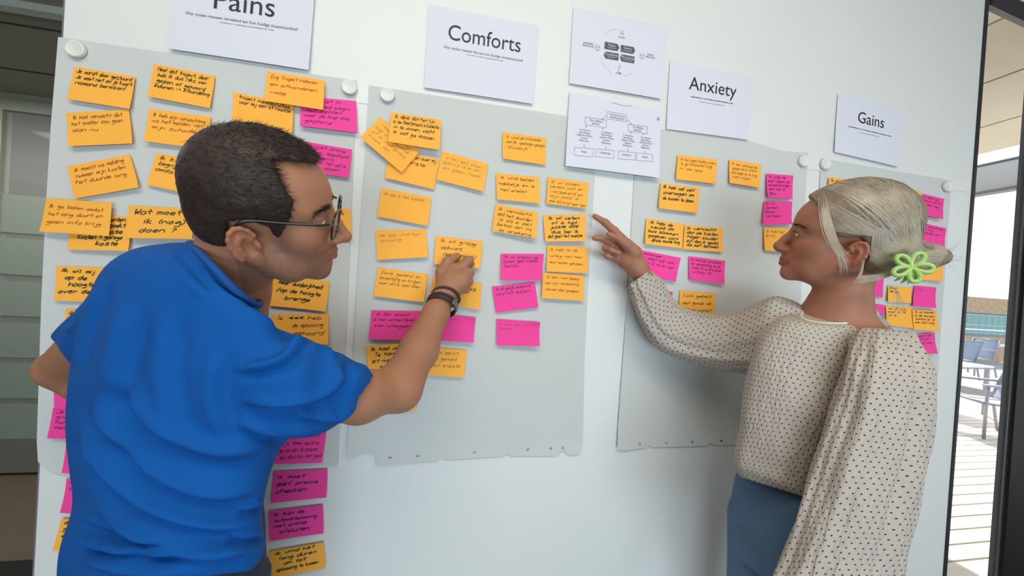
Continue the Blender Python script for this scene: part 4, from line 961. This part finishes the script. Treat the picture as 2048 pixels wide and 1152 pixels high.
dg = bpy.context.evaluated_depsgraph_get(); me = bpy.data.meshes.new_from_object(ro.evaluated_get(dg)); bpy.data.objects.remove(ro)
# open the neck: remove cloth inside the neck opening, then thin rib collar
nV = np.empty(len(me.vertices)*3); me.vertices.foreach_get('co', nV); nV = nV.reshape(-1, 3)
na, nb = P(455, 600, .56), P(440, 540, .535); ax = (nb-na)/np.linalg.norm(nb-na)
me.polygons.foreach_set('use_smooth', [True]*len(me.polygons)); me.materials.clear(); me.materials.append(M_shirt); me.name = 't_shirt'
# creases pressed into the cloth along lines on its surface
nN = np.empty(len(nV)*3); me.vertices.foreach_get('normal', nN); nN = nN.reshape(-1, 3)
def creases(V, N, lines):
    q = V-cC; z = q@cF; uu = 1024+FPX*(q@cR)/z; vv = 576-FPX*(q@cU)/z; fac = np.clip(-np.einsum('ij,ij->i', N, q/np.linalg.norm(q, axis=1)[:, None])*3, 0, 1); D = np.zeros(len(V))
    for pts, amp, wd in lines:
        c = catmull([(*p, 0) for p in pts], 30)[:, :2]; best = np.full(len(V), 1e9); sg = np.zeros(len(V)); tt = np.zeros(len(V))
        for i in range(29):
            a, b = c[i], c[i+1]; e = b-a; wx, wy = uu-a[0], vv-a[1]; t = np.clip((wx*e[0]+wy*e[1])/(e@e+1e-9), 0, 1); dx, dy = wx-t*e[0], wy-t*e[1]; d = dx*dx+dy*dy; m = d < best
            best[m] = d[m]; sg[m] = np.sign(e[0]*wy-e[1]*wx)[m]; tt[m] = ((i+t)/29)[m]
        ds = np.sqrt(best)*sg; en = np.clip(np.minimum(tt, 1-tt)*5+.05, 0, 1)
        D += amp*en*(np.exp(-(ds/wd)**2)-.85*np.exp(-((ds+1.7*wd)/wd)**2))
    return D*fac
SL = [([(470,600),(520,640),(575,655),(612,668),(625,692)], 0.0101, 8), ([(560,690),(600,690),(650,702),(672,724)], 0.0087, 8), ([(672,722),(676,760),(640,790),(570,805),(480,800)], 0.0101, 11), ([(715,800),(640,848),(560,858),(470,845)], 0.0130, 13),
      ([(740,790),(690,820),(640,830),(580,828)], 0.0072, 8), ([(610,670),(560,720),(470,740)], 0.0101, 10), ([(395,520),(440,580),(490,618)], 0.0058, 7), ([(330,500),(380,560),(420,600)], 0.0043, 12),
      ([(555,880),(440,900),(320,850),(225,740)], 0.0116, 19), ([(530,970),(420,985),(300,930),(190,800)], 0.0116, 17), ([(525,1040),(430,1050),(300,1010),(200,920),(160,850)], 0.0116, 15), ([(524,1085),(420,1110),(300,1085),(190,1010)], 0.0101, 14),
      ([(150,1062),(210,1090),(280,1104),(350,1106)], 0.0145, 8), ([(160,1110),(260,1135),(380,1140)], 0.0101, 12), ([(212,560),(180,625),(158,690),(150,730)], 0.0101, 8), ([(260,600),(230,700),(215,820),(240,960)], 0.0087, 22), ([(330,620),(320,760),(345,880)], 0.0058, 22),
      ([(526,1000),(500,1015),(470,1018)], 0.0087, 6), ([(526,1062),(495,1072),(450,1070)], 0.0087, 7), ([(128,660),(150,650),(180,600)], 0.0058, 7), ([(430,700),(420,800),(450,880)], 0.0058, 19)]
nV = nV+nN*creases(nV, nN, SL)[:, None]; me.vertices.foreach_set('co', nV.ravel()); me.update()
shirt = link('t_shirt', me, man)
cl = MB(); cpts = [P(378, 487, .548), P(392, 498, .506), P(425, 532, .478), P(470, 580, .486), (P(508, 608, .52)), P(520, 606, .565), P(500, 580, .61), P(430, 510, .62), P(390, 488, .59)]
cc = catmull(cpts+[cpts[0]], 72)[:-1]; cl.tube(cc, .0048, 8, True); cl.build('collar', mat('blue_rib', srgb(4, 72, 142), 0.9), man, True)
# trousers, shoes
M_tr = mat('dark_trousers', srgb(38, 42, 54), 0.85, bump=0.2, bscale=300)
def legs(cx, cy, ztop, m_, root, face, w=0.17, d=0.115, label=None, shoe=None):
    f = np.array([math.cos(face), math.sin(face), 0]); s = np.array([-f[1], f[0], 0]); up = np.array([0, 0, 1]); c0 = np.array([cx, cy, 0])
    Vs, Fs, k = [], [], 0
    def tb(rows):
        nonlocal k
        n = 28; R = catmull(rows, 26); V = []
        for r in R:
            for j in range(n):
                q = 2*math.pi*j/n; V.append(c0+s*(r[0]+r[3]*math.cos(q))+f*(r[1]+r[4]*math.sin(q))+up*r[2])
        m = len(R); Fs.extend([tuple(x+k for x in (i*n+j, i*n+(j+1) % n, (i+1)*n+(j+1) % n, (i+1)*n+j)) for i in range(m-1) for j in range(n)]+[tuple(k+j for j in range(n))[::-1], tuple(k+(m-1)*n+j for j in range(n))]); Vs.extend(V); k += len(V)
    tb([(0, 0, ztop, w*.92, d), (0, 0, ztop-.1, w, d*1.05), (0, 0, ztop-.22, w, d*1.05)])
    for q in (-1, 1): tb([(q*w*.5, 0, ztop-.12, w*.5, d), (q*w*.52, 0, ztop-.3, w*.46, d*.8), (q*w*.56, .01, .48, .065, .07), (q*w*.6, 0, .12, .055, .06), (q*w*.6, 0, .05, .056, .062)])
    raw = mesh_from('raw', Vs, Fs); ro = bpy.data.objects.new('raw', raw); COL.objects.link(ro)
    md = ro.modifiers.new('r', 'REMESH'); md.mode = 'VOXEL'; md.voxel_size = .009; md = ro.modifiers.new('s', 'SMOOTH'); md.iterations = 5; md.factor = .5
    me = bpy.data.meshes.new_from_object(ro.evaluated_get(bpy.context.evaluated_depsgraph_get())); bpy.data.objects.remove(ro)
    me.materials.clear(); me.materials.append(m_); me.polygons.foreach_set('use_smooth', [True]*len(me.polygons)); me.name = 'trousers'; link('trousers', me, root)
    for q in (-1, 1):
        m = MB(); n = 20; rows = [(0, .0), (1, .0), (1, .02), (.97, .035), (.8, .06), (.5, .085)]; V = []
        for i, (sc, z) in enumerate(rows):
            for j in range(n):
                a = 2*math.pi*j/n; fx = math.cos(a)*.14*(sc if i else .97)+.05-(.02 if i > 3 else 0)*i*.3; V.append(c0+s*(q*w*.6+math.sin(a)*.048*(sc if i else .95))+f*fx+up*z)
        F = [(i*n+j, i*n+(j+1) % n, (i+1)*n+(j+1) % n, (i+1)*n+j) for i in range(1, 5) for j in range(n)]+[tuple(n+j for j in range(n))[::-1], tuple(5*n+j for j in range(n))]
        m.add(V, F).build('shoe', shoe, root, True)
wc = P(330, 1150, .59); legs(wc[0]+.02, wc[1]+.02, wc[2]+.09, M_tr, man, math.radians(70), w=.128, d=.09, shoe=mat('shoe_dark', srgb(40, 36, 34), 0.5))

# glasses
gl = empty('glasses', HM.w((.09, 0, 0)), 'black thin-rimmed glasses worn by the man', 'glasses')
M_gb = mat('black_frame', srgb(16, 14, 16), 0.25, coat=0.3); M_gs = mat('silver_metal', srgb(190, 190, 195), 0.25, metal=1.0)
M_lens = mat('lens_glass', (0.9, 0.93, 0.95, 1), 0.03, alpha=0.18, spec=0.8)
for y in (-1, 1):
    rim = []; 
    for a in np.linspace(0, 2*math.pi, 40, endpoint=False):
        e = 2/2.6; cy_, cz_ = np.sign(math.cos(a))*abs(math.cos(a))**e, np.sign(math.sin(a))*abs(math.sin(a))**e
        yy, z_ = y*(.0335+.0255*cy_), -.004+.0215*cz_; rim.append(HM.w((.1015-.16*(abs(yy)-.0)**1.35*1.6+z_*0.12, yy, z_)))
    r_ = MB().tube(rim, .0015, 8, True).build('rim', M_gb, gl, True)
    c_ = np.mean(rim, axis=0); MB().add([c_]+rim, [(0, 1+i, 1+(i+1) % 40) for i in range(40)]).build('lens', M_lens, r_, True)
    tp = [HM.w(p) for p in ((.092, y*.0595, .006), (.075, y*.0690, .008), (.035, y*.0735, .009), (.000, y*.0765, .010), (-.014, y*.078, .004), (-.026, y*.076, -.012), (-.030, y*.073, -.030))]
    t_ = MB().tube(catmull(tp, 40), [.0019+.0006*sst(14, 26, i) for i in range(40)], 8).build('temple_arm', M_gb, gl, True)
    MB().tube([HM.w((.082, y*.0660, .0078)), HM.w((.060, y*.0712, .0086))], .0019, 8).build('silver_inlay', M_gs, t_, True, label='short silver section of the temple arm')
MB().tube(catmull([HM.w((.1005, -.009, .002)), HM.w((.1045, 0, .006)), HM.w((.1005, .009, .002))], 10), .0013, 8).build('bridge', M_gb, gl, True)

# bracelets
def ring_pts(c, ax, r1, r2, n, tilt=0.0):
    ax = ax/np.linalg.norm(ax); a = np.cross(ax, cF); a /= np.linalg.norm(a); b = np.cross(ax, a); return [c+a*r1*math.cos(q)+b*r2*math.sin(q) for q in np.linspace(0, 2*math.pi, n, endpoint=False)]
M_bead = mat('dark_bead', srgb(58, 40, 36), 0.3, var=0.3, vscale=90); M_leather = mat('brown_leather', srgb(52, 30, 26), 0.5, bump=0.4, bscale=300)
arm_ax = P(895, 575, .91)-P(872, 627, .865)
ax1 = arm_ax/np.linalg.norm(arm_ax)
axb = ax1*1.0+cF*.35+cR*-.12
c1 = P(892, 594, .897)
bb = empty('bead_bracelet', c1, 'bracelet of dark round beads, nearest the man\'s hand', 'bracelet')
bm = None
for i, p in enumerate(ring_pts(c1, axb, .0340, .0325, 26)):
    if bm is None:
        m = MB(); n = 8; V = []; F = []
        for a in range(n+1):
            for b in range(2*n): t1, t2 = math.pi*a/n, math.pi*b/n; V.append((.0042*math.sin(t1)*math.cos(t2), .0042*math.sin(t1)*math.sin(t2), .0042*math.cos(t1)))
        for a in range(n):
            for b in range(2*n): F.append((a*2*n+b, (a+1)*2*n+b, (a+1)*2*n+(b+1) % (2*n), a*2*n+(b+1) % (2*n)))
        bm = mesh_from('bead', V, F, M_bead, True)
    o = bpy.data.objects.new('bead', bm); COL.objects.link(o); o.parent = bb; o.location = tuple(p-c1)
c2 = P(883, 611, .882)
lb = empty('leather_bracelet', c2, 'brown leather bracelet with a grey metal clasp on the man\'s wrist', 'bracelet')
def band(pts, cen, axv, hw, th, name, m_, root):
    axv = axv/np.linalg.norm(axv); m = MB(); V = []; n = len(pts)
    for p in pts:
        o = (p-cen)/np.linalg.norm(p-cen)
        for q in range(10):
            a = 2*math.pi*q/10; V.append(p+axv*hw*math.cos(a)+o*th*math.sin(a))
    closed = name != 'clasp'; F = [(i*10+q, i*10+(q+1) % 10, ((i+1) % n)*10+(q+1) % 10, ((i+1) % n)*10+q) for i in range(n if closed else n-1) for q in range(10)]
    if not closed: F += [tuple(range(10))[::-1], tuple((n-1)*10+q for q in range(10))]
    return m.add(V, F).build(name, m_, root, True)
axl = axb
band(ring_pts(c2, axl, .0358, .0345, 48), c2, axl, .0065, .0022, 'strap', M_leather, lb)
for s_ in (-1, 1): 
    an = axl/np.linalg.norm(axl); MB().tube([p+an*s_*.0075 for p in ring_pts(c2, axl, .0364, .0350, 48)], .0026, 8, True).build('cord', M_leather, lb, True)
rp = ring_pts(c2, axl, .0380, .0366, 72); tgt = P(914, 618, .862); j = int(np.argmin([np.linalg.norm(p-tgt) for p in rp]))
band([rp[(j+i) % 72] for i in range(-5, 6)], c2, axl, .0108, .0032, 'clasp', mat('grey_clasp', srgb(120, 124, 130), 0.35, metal=0.6), lb)
# ---------------------------------------------------------------- the woman
HW = Head([(-.8367, -.2013, .5093), (-.5434, .19, -.8177), (.0678, -.9609, -.2684)], (.7396, -.1144, .803), 1.0)
SK2 = srgb(164, 112, 88)
wom = empty('person', np.array([P(1630, 1000, .85)[0], P(1630, 1000, .85)[1], 0]), 'woman with blond pinned-up hair in a dotted cream blouse pointing at the board', 'person')
lo = np.array([0.12, -0.45, 0.62]); hi = np.array([1.25, 0.0, 1.80])
v = Vol(lo, hi, 0.0023)
v.cone(HW.w((-.030, 0, -.040)), P(1672, 632, .835), .046, .052, .02)
v.cone(P(1672, 632, .835), P(1660, 720, .85), .052, .09, .05)
v.cone(P(1655, 700, .85), P(1620, 960, .86), .09, .09, .04)
v.cone(P(1670, 665, .85), P(1575, 670, .90), .050, .045, .04); v.cone(P(1670, 665, .85), P(1770, 715, .775), .050, .048, .04)
v.chain([(P(1570, 672, .90), .046), (P(1405, 685, 1.02), .030), (P(1335, 645, 1.018), .030), (P(1290, 562, 1.005), .0265), (P(1276, 537, 1.0), .0265)], .012)
v.chain([(P(1775, 730, .77), .046), (P(1745, 960, .74), .038), (P(1690, 1120, .70), .034), (P(1665, 1290, .69), .024), (P(1655, 1350, .69), .026)], .012)
for dx in (-22, -8, 7, 20): v.chain([(P(1655+dx*.8, 1350, .69), .013), (P(1652+dx*1.2, 1400, .68), .0095), (P(1650+dx*1.2, 1440, .68), .008)], .004)
v.chain([(P(1635, 1330, .69), .012), (P(1615, 1375, .68), .009)], .006)
# pointing hand
v.chain([(P(1277, 538, 1.0), .0265), (P(1262, 512, 1.0), .0265), (P(1247, 492, 1.005), .020)], .012)
v.chain([(P(1272, 535, 1.0), .0245), (P(1250, 520, 1.003), .0205), (P(1241, 514, 1.005), .0165)], .012)
v.chain([(P(1247, 484, 1.008), .0165), (P(1228, 462, 1.010), .0118), (P(1211, 445.5, 1.012), .0100), (P(1190, 432.5, 1.016), .0074)], .006)
v.chain([(P(1268, 505, .985), .021), (P(1253, 489, .975), .0155), (P(1236, 477, .972), .0100), (P(1217, 468.5, .975), .0072)], .006)
v.chain([(P(1240, 500, 1.008), .0125), (P(1217, 484, 1.002), .0098), (P(1204, 477, .998), .0090), (P(1189, 476, 1.000), .0074)], .004)
v.chain([(P(1240, 510, 1.006), .0125), (P(1211, 497, .990), .0095), (P(1222, 500.5, .972), .0082), (P(1238, 506, .970), .0066)], .003)
v.chain([(P(1242, 520, 1.002), .0120), (P(1214, 511, .985), .0088), (P(1215, 513, .972), .0075), (P(1221, 515, .968), .0062)], .003)
head_prims(v, HW, True, (-.018, -.030))
V, F = v.mesh(); del v
link('body', mesh_from('body', V, F, M_skin, True, col=skin_color(V, HW, SK2, True)), wom)
eyes(HW, wom)
M_hair2 = mat('blond_hair', srgb(124, 108, 88), 0.5, bump=0.5, bscale=40, var=0.22, vscale=30, bdist=0.003, spec=0.5, stretch=(1, 1, 1))
M_str = mat('blond_strands', srgb(150, 136, 116), 0.42, var=0.35, vscale=25, spec=0.6)
M_hairb = mat('brow_hair', srgb(98, 72, 52), 0.7)
for y in (-1, 1): brow(HW, y, wom, M_hairb, .0028, .0175)
# eyelashes
for y in (-1, 1):
    n = 60; f = rng.random(n); R = HW.W(np.stack([.0845-.006*f**2, y*(.022+.018*f), .0035-.001*f+0*f], 1)); D = np.stack([np.ones(n), y*.5*f, .25+0*f], 1)@HW.M.T+rng.normal(size=(n, 3))*.1
    a, b = hair_strips(R, D, rng.uniform(.005, .008, n), .0009); link('eyelash', mesh_from('eyelash', a, b, mat('lash', srgb(30, 22, 20), 0.6)), wom)
wp_ = [(.100, .100), (.076, .082), (.066, .076), (.052, .050), (.038, .020), (.022, .004), (-.004, .004), (-.020, .008), (-.036, -.012), (-.042, -.048), (-.046, -.078), (-.060, -.088), (-.095, -.080), (-.15, -.07), (-.15, .16), (.10, .16)]
hp2 = [((-.020, 0, .040), (.102, .084, .091), .01), ((.028, 0, .040), (.066, .069, .064), .02), ((-.052, 0, -.012), (.074, .072, .064), .02)]
v = hair_volume(HW, hp2, wp_, .0024, HW.o-.19, HW.o+.19, .008)
bz = HW.w((-.118, .006, -.030)); b1 = P(1862, 513, .735); b2 = P(1884, 514, .728)
v.chain([(HW.w((-.085, 0, -.030)), .038), (bz, .0275), (b1, .0228), (b2, .0138)], .012)
V, F = v.mesh(); rf = v; 
hairw = link('hair', mesh_from('hair', V, F, M_hair2, True), wom)
def vol_at(A):
    q = (A-rf.lo)/rf.h; i = np.clip(np.floor(q).astype(int), 0, rf.n-2); f = q-i; o = 0
    for a in (0, 1):
        for b in (0, 1):
            for c in (0, 1): o = o+rf.f[i[:, 0]+a, i[:, 1]+b, i[:, 2]+c]*(f[:, 0] if a else 1-f[:, 0])*(f[:, 1] if b else 1-f[:, 1])*(f[:, 2] if c else 1-f[:, 2])
    return o
def snap(L, extra):
    """push head-local points radially onto the hair surface"""
    c = np.array((-.02, 0, .01)); d = L-c; r = np.linalg.norm(d, axis=1); d = d/r[:, None]; lo_ = np.full(len(L), .03); hi_ = np.full(len(L), .16)
    cand = np.linspace(.05, .16, 56); vals = np.stack([vol_at(HW.W(c+d*s)) for s in cand], 1); ins_ = vals < 0
    last = np.where(ins_.any(1), 55-np.argmax(ins_[:, ::-1], axis=1), 20)
    a = cand[last]; nx = np.clip(last+1, 0, 55); va = vals[np.arange(len(L)), last]; vb = vals[np.arange(len(L)), nx]
    t = np.where((va < 0) & (vb > 0), va/(va-vb+1e-9), 0); return c+d*(a+t*(cand[1]-cand[0])+extra)[:, None]
# long combed strands from the hairline to the bun
SV, SF, k = [], [], 0
nst = 1500; 
hl = np.array([(.074, .080), (.064, .072), (.050, .048), (.036, .020), (.022, -.002), (-.002, -.004), (-.022, .000)])
for s_i in range(nst):
    side = 1 if rng.random() < .85 else -1; u = rng.random()
    if rng.random() < .45: # from the parting on top
        st = np.array((.078-.13*u, side*(.004+.03*rng.random()), .125-.02*u)); 
    else:
        q = hl[0]+(hl[-1]-hl[0])*0; i = u*(len(hl)-1); j = min(int(i), len(hl)-2); q = hl[j]*(1-(i-j))+hl[j+1]*(i-j); st = np.array((q[0]-.004, side*(.02+.055*min(1, u*2.2)), q[1]+.002))
    en = np.array((-.118+rng.normal()*.006, side*.012+rng.normal()*.010, -.034+rng.normal()*.014))
    md_ = (st+en)/2+np.array((-.01, side*.075, -.012-.03*rng.random()+.03*(st[2] > .1)))
    T = np.linspace(0, 1, 16)[:, None]; L = (1-T)**2*st+2*T*(1-T)*md_+T*T*en
    bad = (L[:, 0] < .026) & (L[:, 0] > -.046) & (np.abs(L[:, 1]) > .03); L[bad, 2] = np.maximum(L[bad, 2], .014+.006*rng.random()); L = snap(L, rng.uniform(-.0010, .0008)); W = HW.W(L); W[0] += 0
    wv = rng.uniform(.0010, .0026); tt = np.gradient(W, axis=0); nn = W-HW.w((-.02, 0, .01)); sd = np.cross(tt, nn); sd /= np.linalg.norm(sd, axis=1)[:, None]+1e-9
    ww = wv*np.clip(np.sin(np.linspace(.15, 3.0, 16)), .15, 1)[:, None]; nr = nn/np.linalg.norm(nn, axis=1)[:, None]
    for a, b, c in zip(W-sd*ww, W+nr*ww*.30, W+sd*ww): SV += [a, b, c]
    for i in range(15):
        for q in (0, 1): SF.append((k+3*i+q, k+3*i+q+1, k+3*i+q+4, k+3*i+q+3))
    k += 48
def free(pts, wd, n=22):
    global k
    W = catmull(pts, n); tt = np.gradient(W, axis=0); sd = np.cross(tt, cF); sd /= np.linalg.norm(sd, axis=1)[:, None]+1e-9; ww = wd*np.clip(np.sin(np.linspace(.3, 3.0, n)), .12, 1)[:, None]
    for a, b, c in zip(W-sd*ww, W-cF*ww*.5, W+sd*ww): SV.extend([a, b, c])
    for i in range(n-1):
        for q in (0, 1): SF.append((k+3*i+q, k+3*i+q+1, k+3*i+q+4, k+3*i+q+3))
    k += 3*n
# tress falling in front of the ear, strands behind the ear, wisps at the nape and bun
for i in range(70):
    j = rng.normal(size=3)*3; free([P(1646+j[0], 392+j[1], .748), P(1651+j[0]*1.3, 430, .722), P(1664+j[0]*1.5+j[2]*.5, 475, .712), P(1680+j[0]+j[2], 505+j[1], .710), P(1688+j[0]*1.2+j[2]*1.6, 528+j[1]*4, .714)], rng.uniform(.0004, .0011))
for i in range(10):
    j = rng.normal()*2; free([P(1728+j, 520, .725), P(1723+j, 545, .722), P(1712+j*2, 566, .722)], .0007)
for i in range(26):
    j = rng.normal()*6; free([P(1716, 558+j, .735), P(1745, 556+j*.8, .728), P(1780, 548+j*.5, .722), P(1806, 534+j*.3, .718)], rng.uniform(.0006, .0013))
bc = catmull([HW.w((-.080, 0, -.026)), bz, b1, b2, b2+(b2-b1)*.55], 20); brr = np.interp(np.linspace(0, 4, 20), [0, 1, 2, 3, 4], [.036, .0315, .0265, .0175, .002])
bt = np.gradient(bc, axis=0); bt /= np.linalg.norm(bt, axis=1)[:, None]; e1 = np.cross(bt, [0, 0, 1]); e1 /= np.linalg.norm(e1, axis=1)[:, None]; e2 = np.cross(bt, e1)
for i in range(420):
    ph0 = rng.random()*6.283; tw = rng.uniform(.3, 1.0); t0 = rng.integers(0, 5); t1 = rng.integers(15, 20); q = np.arange(t0, t1); an_ = ph0+tw*q/19
    rr_ = brr[q]+rng.uniform(-.0008, .0012); nn_ = e1[q]*np.cos(an_)[:, None]+e2[q]*np.sin(an_)[:, None]; W = bc[q]+nn_*rr_[:, None]; tt = np.gradient(W, axis=0); sd = np.cross(tt, nn_); sd /= np.linalg.norm(sd, axis=1)[:, None]+1e-9
    ww = rng.uniform(.0008, .0020)*np.clip(np.sin(np.linspace(.2, 2.95, len(q))), .15, 1)[:, None]
    for a, b, c in zip(W-sd*ww, W+nn_*ww*.3, W+sd*ww): SV.extend([a, b, c])
    for u_ in range(len(q)-1):
        for p_ in (0, 1): SF.append((k+3*u_+p_, k+3*u_+p_+1, k+3*u_+p_+4, k+3*u_+p_+3))
    k += 3*len(q)
for i in range(16):
    a = rng.uniform(-.9, .8); l_ = rng.uniform(22, 62); free([P(1876, 512, .73), P(1876+l_*.5, 512+l_*.5*math.sin(a)+3, .732), P(1876+l_, 512+l_*math.sin(a)+8*rng.normal(), .74)], .00025, 12)
for i in range(14):
    j = rng.normal()*5; free([P(1782+j, 568, .735), P(1797+j, 590+j, .735), P(1800+j*1.4, 615, .738), P(1786+j*2, 640, .74)], .0002, 14)
link('hair_strands', mesh_from('hair_strands', SV, SF, M_str, True), wom)

# flower claw clip
cc_ = P(1822, 534, .668+.025); clip = empty('hair_clip', cc_, 'pale green flower-shaped claw clip in the woman\'s bun', 'hair clip')
M_gr = mat('lime_plastic', srgb(160, 196, 106), 0.3, coat=0.2)
nz = -(cF*.9+cR*.45+cU*-.05); nz /= np.linalg.norm(nz); ux = np.cross(cU, nz); ux /= np.linalg.norm(ux); uy = np.cross(nz, ux)
for i in range(5):
    a = math.radians(62+72*i); d = ux*math.cos(a)+uy*math.sin(a); e = -ux*math.sin(a)+uy*math.cos(a); pts = []
    for t in np.linspace(0, 2*math.pi, 26, endpoint=False): r = .0155-.0135*math.cos(t); pts.append(cc_+d*r+e*.0088*math.sin(t)*(.55+.5*r/.028)+nz*(.004*math.sin(r/.029*2.2)))
    MB().tube(pts, .0044, 10, True).build('petal', M_gr, clip, True)
m = MB(); V = []; F = []
for a in range(9):
    for b in range(16): t1, t2 = math.pi*a/8, math.pi*b/8; V.append(cc_+(ux*math.sin(t1)*math.cos(t2)+uy*math.sin(t1)*math.sin(t2))*.0062+nz*(math.cos(t1)*.0045+.001))
for a in range(8):
    for b in range(16): F.append((a*16+b, (a+1)*16+b, (a+1)*16+(b+1) % 16, a*16+(b+1) % 16))
m.add(V, F).build('flower_centre', M_gr, clip, True)
for i in range(4):
    a = math.radians(235+18*i); d = ux*math.cos(a)+uy*math.sin(a); MB().tube(catmull([cc_+d*.006, cc_+d*.026-nz*.004, cc_+d*.031-nz*.016], 10), [.0028]*6+[.0022, .0018, .0014, .001], 8).build('prong', M_gr, clip, True)

# blouse
def blouse_mat(name='dotted_blouse'):
    m = bpy.data.materials.new(name); m.use_nodes = True; n, l = m.node_tree.nodes, m.node_tree.links; b = n['Principled BSDF']
    uv = n.new('ShaderNodeUVMap'); uv.uv_map = 'UVMap'; sp = n.new('ShaderNodeSeparateXYZ'); 
    wn_ = n.new('ShaderNodeTexNoise'); wn_.inputs['Scale'].default_value = 9; ad = n.new('ShaderNodeVectorMath'); ad.operation = 'MULTIPLY_ADD'
    l.new(uv.outputs[0], wn_.inputs['Vector']); l.new(wn_.outputs['Color'], ad.inputs[0]); ad.inputs[1].default_value = (.012, .012, 0); l.new(uv.outputs[0], ad.inputs[2]); l.new(ad.outputs[0], sp.inputs[0])
    def M(op, *a):
        q = n.new('ShaderNodeMath'); q.operation = op
        for i, x in enumerate(a):
            if isinstance(x, (int, float)): q.inputs[i].default_value = x
            else: l.new(x, q.inputs[i])
        return q.outputs[0]
    S = 0.0155
    row = M('DIVIDE', sp.outputs[1], S*0.7); ri = M('FLOOR', row); sh = M('MULTIPLY', M('MODULO', M('ABSOLUTE', ri), 2.0), 0.5)
    cx = M('ADD', M('DIVIDE', sp.outputs[0], S), sh); fx = M('SUBTRACT', M('FRACT', cx), .5); fy = M('SUBTRACT', M('FRACT', row), .5)
    dx = M('MULTIPLY', fx, S); dy = M('MULTIPLY', fy, S*.7); dd = M('SQRT', M('ADD', M('POWER', dx, 2.0), M('POWER', M('MULTIPLY', dy, 1.35), 2.0)))
    mk = n.new('ShaderNodeMapRange'); mk.inputs[1].default_value = .0019; mk.inputs[2].default_value = .0024; mk.inputs[3].default_value = 1; mk.inputs[4].default_value = 0; l.new(dd, mk.inputs[0])
    mx = n.new('ShaderNodeMix'); mx.data_type = 'RGBA'; mx.inputs[6].default_value = srgb(183, 172, 161); mx.inputs[7].default_value = srgb(62, 50, 56); l.new(mk.outputs[0], mx.inputs[0]); l.new(mx.outputs[2], b.inputs['Base Color'])
    b.inputs['Roughness'].default_value = .8; b.inputs['Specular IOR Level'].default_value = .25
    mp = n.new('ShaderNodeMapping'); mp.inputs['Scale'].default_value = (120, 26, 1); l.new(uv.outputs[0], mp.inputs[0]); t = n.new('ShaderNodeTexNoise'); t.inputs['Scale'].default_value = 1.0; t.inputs['Detail'].default_value = 3; l.new(mp.outputs[0], t.inputs['Vector'])
    bp = n.new('ShaderNodeBump'); bp.inputs['Strength'].default_value = .9; bp.inputs['Distance'].default_value = .006; l.new(t.outputs['Fac'], bp.inputs['Height']); l.new(bp.outputs[0], b.inputs['Normal'])
    return m
M_bl = blouse_mat()
def pleats(n1, a1, env=lambda t: 1.0, sd=0):
    r = np.random.default_rng(sd); phs = r.random(8)*6.28; ks = [n1, int(n1*1.7), int(n1*.6), int(n1*2.6)]
    def f(t, ph):
        o = 0
        for i, k_ in enumerate(ks): o = o+np.sin(ph*k_+phs[i]+1.3*math.sin(t*5+phs[i+4]))*(1, .5, .8, .35)[i]
        return a1*env(t)*o/1.6+a1*.6*np.sin(t*30+ph*3+phs[7])*np.sin(ph*2+t*9)
    return f
tor = [(1604,630,1752,624,.832,.056,.022), (1578,628,1776,642,.842,.078,.018), (1552,634,1790,672,.85,.095,.010), (1524,664,1800,720,.857,.108), (1500,730,1800,790,.86,.118), (1486,800,1790,850,.86,.122), (1478,866,1765,905,.86,.118), (1470,920,1745,958,.86,.114), (1471,940,1725,1000,.86,.112), (1480,952,1712,1022,.86,.108), (1488,956,1706,1024,.86,.100), (1500,952,1700,1015,.86,.09)]
loft_object('blouse', tor, M_bl, wom, 150, 220, pleats(7, .0040, lambda t: .35+1.3*t*t, 1))
loft_object('sleeve', [(1630,640,1620,700,.865,.020), (1604,612,1588,732,.872,.045), (1572,598,1548,745,.885,.058), (1545,592,1512,748,.90,.066), (1512,606,1482,745,.93,.068), (1460,628,1432,738,.975,.060), (1412,627,1370,722,1.01,.055), (1374,617,1318,698,1.02,.052), (1347,598,1284,652,1.015,.05), (1324,562,1266,608,1.005,.043), (1306,547,1258,577,1.0,.033), (1299,542,1257,571,.998,.031), (1296,545,1262,570,.998,.028), (1305,556,1270,584,1.0,.026)], M_bl, wom, 190, 160, pleats(8, .0036, lambda t: .5+.5*math.sin(t*3.1), 2))
loft_object('sleeve', [(1745,665,1795,668,.80,.020), (1722,655,1826,662,.775,.040), (1706,676,1846,690,.757,.058), (1698,700,1862,722,.745,.070), (1684,745,1871,765,.735,.078), (1668,800,1872,822,.73,.082), (1650,860,1866,882,.725,.084), (1630,920,1853,945,.72,.084), (1608,985,1838,1006,.715,.084), (1588,1045,1824,1066,.71,.084), (1562,1115,1812,1126,.705,.084), (1545,1160,1804,1165,.70,.082), (1550,1210,1785,1215,.695,.075), (1590,1270,1735,1272,.69,.05), (1612,1296,1712,1296,.69,.032), (1618,1310,1706,1310,.69,.030), (1622,1300,1702,1300,.69,.026)], M_bl, wom, 230, 220, pleats(10, .0056, lambda t: .35+min(t*3, 1)*.65, 3))
nr_ = catmull([P(1603, 632, .825), P(1612, 642, .80), P(1655, 650.5, .775), P(1702, 643.5, .772), P(1745, 631, .785), P(1754, 626, .83), P(1730, 618, .875), P(1660, 616, .885), P(1612, 622, .87), P(1603, 632, .825)], 90)[:-1]
nr = [q for q in loft(tor, 150, 90)[0].reshape(150, 90, 3)[1]]
MB().tube(nr, .0034, 8, True).build('neckline_trim', mat('cream_trim', srgb(214, 204, 192), .8), wom, True)
# jeans
M_jn = mat('blue_jeans', srgb(84, 112, 140), 0.85, bump=0.35, bscale=500, var=0.08, vscale=14, bdist=0.0008)
jc = P(1610, 1000, .865); legs(jc[0], jc[1], jc[2]+.05, M_jn, wom, math.radians(197), w=.155, d=.125, shoe=mat('shoe_white', srgb(215, 212, 205), 0.5))
